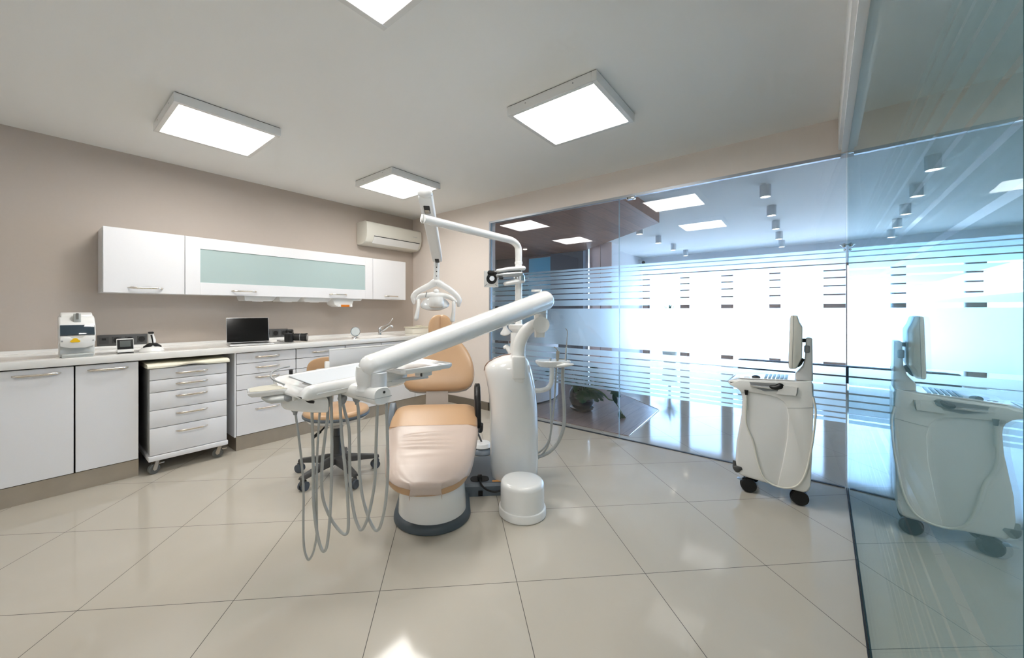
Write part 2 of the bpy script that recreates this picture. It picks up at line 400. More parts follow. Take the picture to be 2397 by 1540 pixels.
base_unit(1.105, 1.600, 'white base cabinet of five drawers below the laptop', DR, side=True)
base_unit(1.600, 2.101, 'white base cabinet of five drawers behind the tan stool backrest', DR)
base_unit(2.101, 2.546, 'white base cabinet under the round mirror, behind the instrument arm', [('door', .126, .832, None)])
base_unit(2.546, 3.036, 'white sink base cabinet directly below the chrome tap', [('door', .126, .832, None)])
base_unit(3.036, 3.480, 'white corner base cabinet behind the post of the dental chair backrest', [('door', .126, .832, None)])
struct(MB().box(-0.143, 0.492, 3.703, 3.72, 0, 0.12).box(.476, .492, 3.72, 4.25, 0, .12), 'trim_5', M_steel, smooth=None)['label'] = 'brushed steel plinth under the left cabinets'
struct(MB().box(1.108, 3.484, 3.703, 3.72, 0, 0.12).box(1.108, 1.124, 3.72, 4.25, 0, .12), 'trim_6', M_steel, smooth=None)['label'] = 'brushed steel plinth under the drawer cabinets'
# worktop with a sink cut-out and upstand
wt = thing('worktop', 'long white worktop with an upstand running along the taupe wall', 'worktop', (1.6, 3.98, 0.838))
m = MB()
SX0, SX1, SY0, SY1 = 2.32, 2.86, 3.76, 4.08
m.box(-0.3, 3.498, 3.662, SY0, .838, .888, .004).box(-.3, 3.498, SY1, 4.298, .838, .888).box(-.3, SX0, SY0 - .005, SY1, .838, .888).box(SX1, 3.498, SY0 - .005, SY1, .838, .888)
build(m, 'slab', M_stone, wt)
build(MB().loft([[(-0.3, 4.298, .888), (-0.3, 4.262, .888), (-0.3, 4.276, .892), (-0.3, 4.283, .9), (-0.3, 4.285, .912), (-0.3, 4.298, .912)], [(3.498, 4.298, .888), (3.498, 4.262, .888), (3.498, 4.276, .892), (3.498, 4.283, .9), (3.498, 4.285, .912), (3.498, 4.298, .912)]]), 'upstand', M_stone, wt)
sk = MB(); a = [(SX0 + .27 + x, SY0 + .16 + y) for x, y in sup(.27, .16, 32, 6)]; b = [(SX0 + .27 + x * .86, SY0 + .16 + y * .82) for x, y in sup(.27, .16, 32, 6)]
sk.loft([[(x, y, .887) for x, y in a], [(x * .99 + .01 * (SX0 + .27), y, .86) for x, y in a], [(x, y, .848) for x, y in b]], caps=(False, True))
build(sk, 'sink_basin', M_stone, wt)

# wall cabinets
UY = 4.0
def wall_unit(x0, x1, label, handles, glass=None):
    t = thing('wall_cabinet', label, 'wall cabinet', ((x0 + x1) / 2, 4.15, 1.334), 0, 'wall cabinets in a row')
    build(MB().box(x0, x1, UY + .02, 4.298, 1.336, 1.827), 'body', M_lam, t, smooth=None)
    d = MB()
    if glass:
        gx0, gx1, gz0, gz1 = glass
        d.box(x0 + .002, gx0, UY, UY + .018, 1.334, 1.829, .001, 1).box(gx1, x1 - .002, UY, UY + .018, 1.334, 1.829, .001, 1)
        d.box(gx0, gx1, UY, UY + .018, 1.334, gz0, .001, 1).box(gx0, gx1, UY, UY + .018, gz1, 1.829, .001, 1)
    else: d.box(x0 + .003, x1 - .003, UY, UY + .018, 1.334, 1.829, .0015, 1)
    dr = build(d, 'door', M_lam, t)
    if glass: lab(build(MB().box(gx0, gx1, UY + .007, UY + .014, gz0, gz1), 'frosted_pane', mat('frosted_teal_glass', (172, 190, 188), 0.16, coat=0.4), dr, smooth=None), 'frosted grey-green glass pane')
    for hx in handles: inst(H208, 'handle', Matrix.Translation((hx, UY, 1.375)), dr)
wall_unit(.332, .822, 'white wall cabinet with a plain flap door, first of the row of three', (.575,))
wall_unit(.822, 2.640, 'wide white wall cabinet with a long frosted glass pane', (1.265, 2.195), (.928, 2.536, 1.440, 1.731))
wall_unit(2.640, 3.136, 'white wall cabinet with a plain door below the air conditioner', (2.91,))
# triangular lights and a dispenser hanging under the wall cabinets
def cab_light(x0, x1, label):
    t = thing('under_cabinet_light', label, 'cabinet light', ((x0 + x1) / 2, 4.1, 1.336), 0, 'wedge lights under the wall cabinets')
    q = lambda xa, xb, ya, yb, z: [(xa, ya, z), (xb, ya, z), (xb, yb, z), (xa, yb, z)]
    build(MB().loft([q(x0, x1, 4.03, 4.25, 1.3362), q(x0 + .004, x1 - .03, 4.035, 4.23, 1.300), q(x0 + .012, x1 - .04, 4.04, 4.22, 1.288)]), 'housing', M_white, t, smooth=20)
    build(MB().lathe([(0, 0), (.045, 0), (.05, .004)], ((x0 + x1) / 2, 4.12, 1.2845), n=24), 'lens', mat('frosted_lens', (245, 245, 245), .3), t)
cab_light(1.275, 1.56, 'white wedge light under the wall cabinet, first of three and above the laptop')
cab_light(1.585, 1.80, 'white wedge light under the wall cabinet, middle of three')
cab_light(1.83, 2.13, 'white wedge light under the wall cabinet beside the orange-lipped dispenser')
t = thing('tissue_dispenser', 'white dispenser with an orange lip fixed under the wall cabinet', 'dispenser', (2.27, 4.1, 1.336))
build(MB().prism([(2.14, 1.3362), (2.52, 1.3362), (2.50, 1.312), (2.40, 1.305), (2.375, 1.24), (2.22, 1.236), (2.17, 1.26)], lambda a, b, h: (a, h, b), 4.03, 4.2, .006), 'body', M_white, t)
lab(build(MB().box(2.245, 2.345, 4.022, 4.034, 1.236, 1.262, .003), 'lip', mat('amber_plastic', (205, 120, 40), .3), t), 'orange plastic lip')
for gx in (2.205, 2.355): build(MB().box(gx, gx + .026, 4.02, 4.036, 1.236, 1.268, .004), 'guide', M_white2, t)

# air conditioner
t = thing('air_conditioner', 'white split air conditioner high on the taupe wall near the corner', 'air conditioner', (3.03, 4.2, 2.02))
prof = [(4.299, 2.30), (4.12, 2.30), (4.075, 2.285), (4.062, 2.25), (4.06, 2.16), (4.07, 2.10), (4.105, 2.045), (4.16, 2.02), (4.299, 2.02)]
build(MB().prism(prof, lambda a, b, h: (h, a, b), 2.60, 3.46, .008, 2, 25), 'casing', M_ivory, t)
build(MB().prism([(4.066, 2.118), (4.076, 2.092), (4.110, 2.040), (4.108, 2.034), (4.070, 2.088), (4.058, 2.118)], lambda a, b, h: (h, a, b), 2.70, 3.42), 'louvre', M_white, t)
build(MB().box(2.70, 3.42, 4.0575, 4.067, 2.113, 2.121), 'outlet_slot', M_dark, t, smooth=None)
build(MB().box(3.30, 3.38, 4.0585, 4.0615, 2.19, 2.197), 'badge', mat('faint_badge', (196, 197, 194), .3), t, smooth=None)

# wall sockets
def sockets(x0, x1, z0, z1, n, label):
    t = thing('wall_socket_strip', label, 'socket', ((x0 + x1) / 2, 4.3, z0), 0)
    gm = mat('anthracite_plastic', (92, 92, 92), .4); gm2 = mat('anthracite_inner', (74, 74, 74), .4)
    build(MB().box(x0, x1, 4.288, 4.3, z0, z1, .003), 'frame', gm, t)
    w = (x1 - x0) / n
    for i in range(n):
        c = x0 + w * (i + .5); zc = (z0 + z1) / 2; q = min(w, z1 - z0) * .36
        o = build(MB().box(c - q, c + q, 4.284, 4.289, zc - q, zc + q, .002), 'insert', gm2, t)
        M = Matrix.Rotation(R(90), 3, 'X')
        if n == 4 and i == 0: build(MB().box(c - .012, c + .012, 4.282, 4.2855, zc + .002, zc + .018), 'port', M_black, o, smooth=None)
        else: build(MB().lathe([(0, -.002), (q * .72, -.002), (q * .8, .0015)], (c, 4.283, zc), n=24, M=M), 'socket_well', M_dark, o)
sockets(.326, .626, .914, 1.0, 4, 'anthracite four-gang wall socket behind the small black display')
sockets(1.52, 1.772, .914, 1.0, 3, 'anthracite three-gang wall socket between the laptop and the camera')
# ================================================================== WHEELED DRAWER CART
def caster_meshes(rw=.036, w=.022):
    """twin-disc caster in its own frame, top of the fork at z=.105"""
    fk = MB().box(-.02, .02, -.02, .02, .095, .105, .002).cyl((0, 0, .07), (0, 0, .1), .009, n=14)
    for s in (-1, 1): fk.prism([(-.012, .1), (.012, .1), (.032, rw + .004), (.022, rw - .012), (.006, rw - .006)], lambda a, b, h: (a, h, b), s * (w / 2 + .003), s * (w / 2 + .007))
    fk.box(-.045, -.01, -.014, .014, .062, .07, .003)
    wh = MB().cyl((.018, -w / 2, rw), (.018, w / 2, rw), rw, n=28).cyl((.018, -w / 2 - .004, rw), (.018, w / 2 + .004, rw), rw * .55, n=20)
    return fk, wh
def mesh_of(mb, name, m, ang=38):
    me = bpy.data.meshes.new(name); mb.bm.to_mesh(me); mb.bm.free(); me.materials.append(m); me.shade_smooth(); me.set_sharp_from_angle(angle=R(ang)); return me
fk, wh = caster_meshes()
ME_FORK, ME_WHEEL = mesh_of(fk, 'caster', M_steel), mesh_of(wh, 'wheel', mat('grey_tyre', (98, 100, 98), .5))
cart = thing('drawer_cart', 'white wheeled drawer cart with a cream tray top tucked under the worktop', 'cart', (.79, 3.9, 0))
CX0, CX1, CF = .542, 1.02, 3.63
build(MB().box(CX0 + .004, CX1 - .004, CF + .02, 4.12, .135, .775, .002), 'body', mat('cart_body', (205, 206, 207), .4), cart)
build(MB().box(CX0 - .008, CX1 + .008, CF - .008, 4.13, .098, .135, .006), 'base_slab', M_lam, cart)
tp = []
NX = 24
for i in range(NX + 1):
    f = i / NX; x = CX0 - .015 + f * (CX1 - CX0 + .03); dip = .012 * math.exp(-((f - .5) / .16) ** 2)
    tp.append([(x, CF - .018, .776 + dip), (x, CF - .02, .786 + dip), (x, CF - .012, .800 - dip * .3), (x, CF + .02, .806 - dip * .5), (x, 4.10, .810), (x, 4.13, .804), (x, 4.13, .776)])
build(MB().loft(tp), 'tray_top', M_cream, cart, smooth=50)
for z0, z1, hz in [(.689, .770, .728), (.599, .685, .648), (.469, .595, .557), (.339, .465, .425), (.140, .335, .29)]:
    d = build(MB().box(CX0, CX1, CF, CF + .018, z0, z1, .003), 'drawer', M_lam, cart)
    inst(H200, 'handle', Matrix.Translation(((CX0 + CX1) / 2 + .01, CF, hz)), d)
for x, y, a in ((.585, 3.665, 200), (.985, 3.665, 160), (.585, 4.09, 90), (.985, 4.09, 30)):
    c = inst(ME_FORK, 'caster', Matrix.Translation((x, y, 0)) @ Matrix.Rotation(R(a), 4, 'Z'), cart)
    inst(ME_WHEEL, 'wheel', Matrix.Translation((x, y, 0)) @ Matrix.Rotation(R(a), 4, 'Z'), c)

# ================================================================== THINGS ON THE WORKTOP
WZ = .888
t = thing('capsule_mixer', 'white bench mixer with a dark tinted window and a yellow sticker', 'mixer', (.2, 3.82, WZ))
X0, X1, Y0 = .108, .278, 3.73
build(MB().box(X0 + .004, X1 - .004, Y0 + .02, 3.93, WZ, WZ + .10, .008), 'foot', mat('mixer_base', (206, 208, 206), .35), t)
build(MB().prism([(3.735, .095), (3.72, .15), (3.745, .215), (3.80, .262), (3.84, .275), (3.92, .275), (3.94, .2), (3.94, .06)], lambda a, b, h: (h, a, WZ + b), X0, X1, .012, 3, 25), 'housing', M_white, t)
build(MB().prism([(3.795, .245), (3.81, .28), (3.85, .296), (3.92, .296), (3.93, .25)], lambda a, b, h: (h, a, WZ + b), X0 + .01, X1 - .01, .008, 3, 25), 'lid', M_white, t)
build(MB().prism([(3.7335, .13), (3.7165, .15), (3.742, .214), (3.75, .205)], lambda a, b, h: (h, a, WZ + b), X0 + .006, X1 - .006, .002), 'window', mat('tinted_window', (46, 62, 74), .08, coat=.6), t)
build(MB().prism([(X0 + .006, .075), (X0 + .05, .06), (X1 - .05, .06), (X1 - .006, .075), (X1 - .006, .135), (X1 - .055, .14), (X1 - .068, .122), (X0 + .062, .122), (X0 + .048, .136), (X0 + .006, .135)], lambda a, b, h: (a, h, WZ + b), 3.712, 3.745, .004), 'front_flap', M_white, t)
sx_ = (X0 + X1) / 2 - .012
blob = [(sx_ + (.021 + .004 * math.cos(3 * R(a_) + 1.57)) * math.cos(R(a_)), WZ + .110 + (.014 + .003 * math.cos(3 * R(a_) + 1.57)) * math.sin(R(a_))) for a_ in range(0, 360, 12)]
build(MB().prism(blob, lambda a, b, h: (a, h, b), 3.7095, 3.7108), 'sticker', mat('yellow_sticker', (240, 192, 20), .4), t, smooth=None)
build(MB().box(.176, .21, 3.762, 3.80, WZ + .225, WZ + .29, .002, M=None), 'control_strip', mat('silver_strip', (178, 182, 180), .35), t)
build(MB().box(.187, .199, 3.758, 3.79, WZ + .25, WZ + .292), 'display_slot', mat('mixer_slot', (110, 108, 104), .3), t, smooth=None)
build(MB().box(X0 + .012, X1 - .016, 3.675, 3.73, WZ, WZ + .025, .004), 'drip_tray', mat('satin_tray', (196, 200, 198), .3, metal=.5), t)
for x in (X0 + .014, X1 - .014): build(MB().cyl((x, 3.7105, WZ + .108), (x, 3.7135, WZ + .108), .005, n=14), 'button', M_grey, t)

t = thing('desktop_display', 'small black desktop display in a white stand before the socket strip', 'display', (.435, 3.82, WZ))
RX = Matrix.Rotation(R(-14), 3, 'X')
build(MB().box(.39, .478, 3.78, 3.85, WZ + .006, WZ + .024, .004), 'stand', M_white, t)
build(MB().box(.392, .476, 3.782, 3.848, WZ, WZ + .006), 'rubber_base', M_black, t, smooth=None)
build(MB().obox((.434, 3.815, WZ + .062), (.092, .012, .084), RX, .004), 'case', M_white, t)
build(MB().obox((.434, 3.8095, WZ + .062), (.086, .004, .072), RX, .001), 'bezel', M_black, t)
build(MB().obox((.434, 3.8072, WZ + .066), (.058, .002, .044), RX), 'screen', mat('idle_screen', (74, 80, 78), .12), t, smooth=None)
t = thing('handheld_scanner', 'white and black handheld scanner standing in its oval cradle', 'scanner', (.58, 3.80, WZ))
build(MB().lathe([(0, WZ), (.072, WZ), (.074, WZ + .006), (.066, WZ + .022), (.045, WZ + .036), (0, WZ + .042)], (.58, 3.80, 0), 36), 'cradle', M_white, t)
build(MB().tube([(.535, 3.785, WZ + .036), (.56, 3.775, WZ + .048), (.58, 3.772, WZ + .056), (.6, 3.775, WZ + .048), (.627, 3.785, WZ + .036)], [.008, .016, .013, .016, .008], n=14, caps='round'), 'cradle_saddle', M_black, t)
hd = build(MB().tube([(.582, 3.782, WZ + .045), (.578, 3.785, WZ + .085), (.572, 3.787, WZ + .128)], [.019, .023, .017], n=20, caps='round'), 'handset', M_white, t)
build(MB().tube([(.582, 3.762, WZ + .05), (.578, 3.7615, WZ + .085), (.572, 3.768, WZ + .125)], [.004, .004, .006], n=8), 'grip_strip', M_black, hd)
build(MB().obox((.571, 3.78, WZ + .142), (.032, .034, .016), None, .005), 'head_cap', M_black, hd)

t = thing('laptop', 'open silver laptop with a black screen on the white worktop', 'laptop', (1.2, 3.9, WZ), 0)
LM = Matrix.Translation((1.265, 3.845, WZ)) @ Matrix.Rotation(R(-10), 4, 'Z')
dk = MB().box(-.17, .17, -.115, .115, .001, .014, .005, 3, M=LM); build(dk, 'deck', mat('aluminium', (206, 206, 206), .3, metal=.7), t)
build(MB().box(-.145, .145, -.02, .095, .0135, .015, M=LM), 'keyboard', M_black, t, smooth=None)
build(MB().box(-.05, .05, -.105, -.03, .0138, .0146, M=LM), 'trackpad', M_grey, t, smooth=None)
LS = LM @ Matrix.Translation((0, .112, .014)) @ Matrix.Rotation(R(-12), 4, 'X')
ls = build(MB().box(-.17, .17, -.003, .004, 0, .232, .004, 3, M=LS), 'lid', mat('aluminium', (0, 0, 0)), t)
build(MB().box(-.166, .166, -.0042, -.0028, .006, .228, M=LS), 'screen', mat('black_screen', (2, 2, 3), .12), ls, smooth=None)

t = thing('camera', 'black single-lens reflex camera with a long lens on the worktop', 'camera', (1.61, 3.93, WZ))
KM = Matrix.Translation((1.625, 3.90, WZ)) @ Matrix.Rotation(R(-38), 4, 'Z')
cb = MB().box(-.03, .03, -.066, .066, .0, .092, .012, 3, M=KM); cb.box(-.028, .034, -.032, .03, .085, .122, .012, 3, M=KM); cb.box(-.0, .046, -.066, -.036, .0, .09, .012, 3, M=KM)
build(cb, 'body', M_black, t)
def kp(x, y, z): return KM @ Vector((x, y, z))
lens = MB().cyl(kp(.028, 0, .045), kp(.05, 0, .045), .034, .034).cyl(kp(.05, 0, .045), kp(.10, 0, .044), .036, .036).cyl(kp(.103, 0, .044), kp(.14, 0, .042), .037, .038)
lens.cyl(kp(.14, 0, .042), kp(.165, 0, .042), .038, .041)
ln = build(lens, 'lens', M_rub, t)
build(MB().cyl(kp(.1, 0, .044), kp(.1035, 0, .044), .0378, n=28), 'lens_ring', M_grey, ln)
build(MB().cyl(kp(.160, 0, .042), kp(.1655, 0, .042), .035, n=28), 'front_glass', mat('lens_glass', (8, 10, 14), .04, coat=1), ln)
for q, r_ in ((-.048, .011), (.046, .014)): build(MB().cyl(kp(0, q, .089), kp(0, q, .099), r_, n=18), 'dial', M_dark, t)
build(MB().tube([kp(-.01, .066, .06), kp(-.03, .1, .03), kp(-.05, .13, .008), kp(-.09, .12, .006), kp(-.12, .16, .006), kp(-.17, .2, .004)], .005, n=8, flat=(.5, 1.4)), 'strap', M_black, t)

t = thing('vanity_mirror', 'small round chrome mirror on a thin stand beside the sink', 'mirror', (2.18, 3.9, WZ))
mp = aty(832, 776, 3.9); 
build(MB().lathe([(0, WZ), (.042, WZ), (.04, WZ + .005), (.008, WZ + .012), (.005, WZ + .02)], (mp.x, 3.9, 0), 28), 'base', M_chrome, t)
build(MB().cyl((mp.x, 3.9, WZ + .015), (mp.x, 3.9, mp.z - .052), .0045, n=12), 'stem', M_chrome, t)
MR = Euler((R(84), 0, R(-24))).to_matrix()
build(MB().lathe([(.046, -.004), (.053, -.004), (.055, 0), (.053, .005), (.046, .005), (.046, -.004)], (mp.x, 3.9, mp.z), 36, MR), 'rim', M_chrome, t)
build(MB().lathe([(0, -.003), (.0465, -.003), (.0465, .003), (0, .003)], (mp.x, 3.9, mp.z), 36, MR), 'mirror_glass', mat('mirror_face', (222, 228, 228), .3, metal=.6), t)
t = thing('sink_tap', 'chrome elbow-lever tap on the worktop behind the sink', 'tap', (2.62, 4.14, WZ))
tx = aty(889, 790, 4.12).x
build(MB().cyl((tx, 4.12, WZ), (tx, 4.12, WZ + .075), .024, .02).sphere((tx, 4.12, WZ + .078), (.022, .022, .02)), 'tap_body', M_chrome, t)
build(MB().tube([(tx, 4.11, WZ + .035), (tx + .03, 4.05, WZ + .075), (tx + .055, 4.0, WZ + .115), (tx + .075, 3.97, WZ + .112), (tx + .078, 3.965, WZ + .09)], [.015, .013, .012, .014, .016], n=16), 'spout', M_chrome, t)
build(MB().tube([(tx, 4.12, WZ + .09), (tx + .02, 4.10, WZ + .105), (tx + .075, 4.04, WZ + .14), (tx + .1, 4.01, WZ + .19), (tx + .105, 4.0, WZ + .205)], [.009, .006, .0055, .006, .008], n=12, caps='round'), 'lever', M_chrome, t)
t = thing('lidded_box', 'cream lidded plastic box at the corner end of the worktop', 'box', (3.05, 4.0, WZ))
bx0, bx1 = aty(965, 780, 3.95).x, aty(1012, 780, 3.95).x
build(MB().box(bx0 + .01, bx1 - .01, 3.95, 4.12, WZ, WZ + .075, .006), 'tub', mat('cream_tub', (228, 224, 212), .4), t)
build(MB().box(bx0, bx1, 3.94, 4.13, WZ + .075, WZ + .09, .005), 'lid', M_cream, t)
build(MB().box((bx0 + bx1) / 2 - .035, (bx0 + bx1) / 2 + .035, 4.0, 4.06, WZ + .09, WZ + .108, .005), 'knob', M_cream, t)

# ================================================================== OPERATOR STOOL
SX, SY = 1.42, 2.61
st = thing('operator_stool', 'tan operator stool on a five-star base behind the hanging hoses', 'stool', (SX, SY, 0))
seat = MB(); prof = [(0, .425), (.15, .425), (.205, .432), (.222, .45), (.226, .468), (.218, .484), (.19, .492), (.1, .490), (0, .486)]
seat.lathe(prof, (SX, SY, 0), 48); build(seat, 'seat', M_tan, st, smooth=60)
build(MB().lathe([(.219, .438), (.229, .444), (.231, .456), (.228, .462)], (SX, SY, 0), 48), 'seat_rim', M_slate, st, smooth=60)
build(MB().lathe([(0, .352), (.05, .352), (.07, .372), (.13, .392), (.20, .415), (.226, .44), (.20, .436), (0, .43)], (SX, SY, 0), 48), 'seat_shell', M_white2, st, smooth=60)
build(MB().lathe([(0, .10), (.034, .10), (.036, .26), (.03, .27), (.029, .285), (.023, .29), (.022, .355), (0, .355)], (SX, SY, 0), 28), 'gas_column', M_base, st)
hub = MB().lathe([(0, .088), (.052, .092), (.05, .128), (.038, .16), (0, .162)], (SX, SY, 0), 28)
build(hub, 'base_hub', M_base, st)
fk = MB().cyl((0, 0, .05), (0, 0, .095), .012, n=14).sphere((.008, 0, .052), (.03, .014, .022), 14)
wh = MB()
for s in (-1, 1): wh.cyl((.012, s * .008, .031), (.012, s * .024, .031), .031, .029, n=26)
ME_F2, ME_W2 = mesh_of(fk, 'caster', M_base), mesh_of(wh, 'wheel', mat('blue_grey_tyre', (72, 80, 90), .5))
for k, (a, ca) in enumerate(((193, 20), (265, 200), (337, 170), (49, 60), (121, 110))):
    dx, dy = math.cos(R(a)), math.sin(R(a)); px_, py_ = -dy, dx
    def sec(r, w, zt, zb): return [(SX + dx * r + px_ * q * w, SY + dy * r + py_ * q * w, z) for q, z in ((-1, zb), (-1.0, zt - .012), (-.6, zt), (.6, zt), (1.0, zt - .012), (1, zb))]
    leg = build(MB().loft([sec(.02, .034, .150, .095), sec(.08, .030, .142, .092), (sec(.2, .024, .118, .085)), sec(.275, .022, .104, .078), sec(.30, .017, .096, .08)]), 'leg', M_base, st, smooth=45)
    M = Matrix.Translation((SX + dx * .285, SY + dy * .285, 0)) @ Matrix.Rotation(R(ca), 4, 'Z')
    inst(ME_F2, 'caster', M, leg); inst(ME_W2, 'wheel', M, leg)
build(MB().tube([(SX - .02, SY, .385), (SX - .06, SY + .02, .375), (SX - .12, SY + .0, .345), (SX - .135, SY + .0, .335)], .006, n=10), 'lever', M_black, st)
build(MB().tube([(SX - .125, SY, .343), (SX - .175, SY - .005, .318)], .013, n=12, flat=(.7, 1.2), caps='round'), 'lever_grip', M_black, st)
# backrest of the stool
BC = at(771, 866, 2.93); BN = Vector((FW.x, FW.y, 0))
secs = []
for f in (-1, -.9, -.7, -.4, 0, .4, .7, .9, 1):
    w = .165 * (1 - abs(f) ** 2.6) ** (1 / 2.6) if abs(f) < 1 else .004
    secs.append([BC + RT * x + FW * (y + .12 * (x / .17) ** 2 * -.25) + Vector((0, 0, f * .105)) for x, y in sup(max(w, .004), .028 * (1 - .6 * f * f) + .004, 28, 3)])
bk = build(MB().loft(secs), 'backrest', M_tan, st, smooth=70, subs=1)
build(MB().tube([BC + FW * .03 + Vector((0, 0, -.02)), BC + FW * .06 + Vector((0, 0, -.16)), BC + FW * .05 + Vector((0, 0, -.36)), Vector((SX, SY, .415)) + FW * .1, Vector((SX, SY, .405))], .012, n=12), 'back_stem', M_chrome, st)

# ================================================================== WHITE FLOOR CANISTER
CXc, CYc = 1.857, 1.275
t = thing('floor_canister', 'white drum shaped canister on the tiles in front of the dental unit column', 'canister', (CXc, CYc, 0))
build(MB().lathe([(0, 0), (.134, 0), (.139, .006), (.139, .04), (.136, .047), (.129, .049)], (CXc, CYc, 0), 56), 'base_ring', M_white, t)
build(MB().lathe([(0, .045), (.1285, .045), (.1285, .172), (.126, .185), (.117, .196), (.1, .2), (0, .201)], (CXc, CYc, 0), 56), 'cover', M_white, t)
# ================================================================== DENTAL CHAIR
C0 = Vector((1.51, 1.675, 0)); CU = Vector((math.sqrt(.5), math.sqrt(.5), 0)); CV = Vector((math.sqrt(.5), -math.sqrt(.5), 0)); UP = Vector((0, 0, 1))
def CH(u, v, z): return C0 + CU * u + CV * v + UP * z
ch = thing('dental_chair', 'tan upholstered dental chair with a pale protective cover on its leg rest', 'dental chair', tuple(C0), R(45))
def dshape(r, back, n=28):
    pts = []
    for i in range(n + 1):
        a = math.pi / 2 + math.pi * i / n; pts.append((r * 1.02 * math.cos(a), r * math.sin(a)))
    return pts + [(back, -r), (back, r)]
sec = lambda r, back, z: [CH(u, v, z) for u, v in dshape(r, back)]
build(MB().loft([sec(.218, .61, 0), sec(.224, .62, .006), sec(.222, .615, .026), sec(.214, .61, .038), sec(.199, .6, .046)]), 'base_skirt', mat('dark_slate_plastic', (72, 82, 90), .4), ch)
build(MB().loft([sec(.198, .58, .042), sec(.193, .57, .12), [CH(u, v, .222 + (u + .2) * .33) for u, v in dshape(.186, .55)]]), 'pedestal', M_white2, ch)
# seat and leg rest as one cushion
ST = [(-.262, .05, .290), (-.257, .095, .292), (-.240, .140, .296), (-.21, .178, .303), (-.16, .211, .316), (-.10, .233, .332), (-.03, .250, .354), (.08, .269, .390), (.20, .285, .428), (.25, .290, .444), (.34, .295, .475), (.43, .293, .503), (.49, .287, .515), (.53, .275, .516), (.552, .25, .508)]
def vo(u): return -.022 + .022 * max(0.0, min(1.0, (u + .2) / .75))
def seat_sec(u, w, zt, th, e=5.0, n=36):
    return [CH(u, x + vo(u), zt - th / 2 + y - (.010 * max(0, abs(x) / w - .8) / .2 if y > 0 else 0)) for x, y in sup(w, th / 2, n, e)]
TH = lambda u: .080 if u > -.15 else .080 - (-.15 - u) * .16
def interp(u):
    for a, b in zip(ST, ST[1:]):
        if a[0] <= u <= b[0]:
            f = (u - a[0]) / (b[0] - a[0]); return a[1] + (b[1] - a[1]) * f, a[2] + (b[2] - a[2]) * f
    return ST[0][1:] if u < ST[0][0] else ST[-1][1:]
us = [a[0] for a in ST]
fine = sorted(set(us + [-.13, .02, .14, .30, .385, .46]))
build(MB().loft([seat_sec(u, *interp(u), TH(u)) for u in fine]), 'seat_cushion', M_tan, ch, smooth=75, subs=1)
build(MB().loft([seat_sec(u, interp(u)[0] * .9, interp(u)[1] - TH(u) + .012, .05) for u in fine if u > -.05]), 'seat_shell', M_grey, ch, smooth=60)
# protective cover: a thin sheet hugging the top, wrinkled across the middle
def cover_sheet():
    t = bmesh.new(); rows = []
    UU = [-.250 + i * (.248 + .250) / 64 for i in range(65)]
    for u in UU:
        w, zt = interp(u); th = TH(u); tip = max(0.0, min(1.0, (-.02 - u) / .18))
        a0 = R(-38) + (R(38) + R(16)) * tip; row = []
        for j in range(49):
            a = a0 + (math.pi - 2 * a0) * j / 48; c, s = math.cos(a), math.sin(a); e = 5.0
            x = (w + .005) * math.copysign(abs(c) ** (2 / e), c); y = (th / 2 + .0045) * math.copysign(abs(s) ** (2 / e), s)
            z = zt - th / 2 + y - (.010 * max(0, abs(x) / w - .8) / .2 if y > 0 else 0)
            q = x / w; wr = 0.0
            for uc, amp, sl, ww in ((.16, .0045, .03, .012), (.105, .004, -.008, .010), (.072, .005, .006, .009), (.038, .0045, -.01, .009), (-.02, .0012, .02, .014), (.21, .0015, -.05, .016)):
                env = math.exp(-((q + .04) / .5) ** 4); wr += 2.0 * amp * env * math.exp(-((u - uc - sl * q) / ww) ** 2)
            wr += .0010 * math.sin(31 * u + 9 * q) * math.sin(17 * q + 3 * u)
            # gathered edge near the tip corners
            wr += .0022 * math.sin(70 * q) * math.exp(-((u + .10) / .05) ** 2) * (abs(q) ** 6)
            row.append(t.verts.new(CH(u, x + vo(u), z + max(-.0005, wr))))
        rows.append(row)
    # flap folded over the tip: follows the sheet's own first row, then hangs down
    first = [v.co.copy() for v in rows[0]]
    for k, (du, dz, sc) in enumerate(((-.012, -.006, .96), (-.019, -.022, .92), (-.0205, -.050, .97), (-.021, -.058, 1.0))):
        row = []
        for j, p in enumerate(first):
            v = (p - C0).dot(CV) - vo(-.25); w_ = .085
            row.append(t.verts.new(CH(-.250 + du, max(-w_, min(w_, v)) * sc + vo(-.25), min(p.z, .297) + dz + .0015 * math.sin(j * .7 + k))))
        rows.insert(0, row)
    for a, b in zip(rows, rows[1:]):
        for j in range(48): t.faces.new((a[j], a[j + 1], b[j + 1], b[j]))
    bmesh.ops.remove_doubles(t, verts=t.verts, dist=1e-5)
    bmesh.ops.recalc_face_normals(t, faces=t.faces)
    m = MB(); m.merge(t); return m
lab(build(cover_sheet(), 'protective_cover', M_cover, ch, smooth=80, solid=.0012), 'pale wrinkled protective cover over the leg rest')
build(MB().tube([CH(.249, -.292, .438), CH(.250, -.2, .4445), CH(.250, 0, .4455), CH(.250, .2, .4445), CH(.249, .277, .438)], .003, n=8), 'cover_hem', M_tanw, ch)
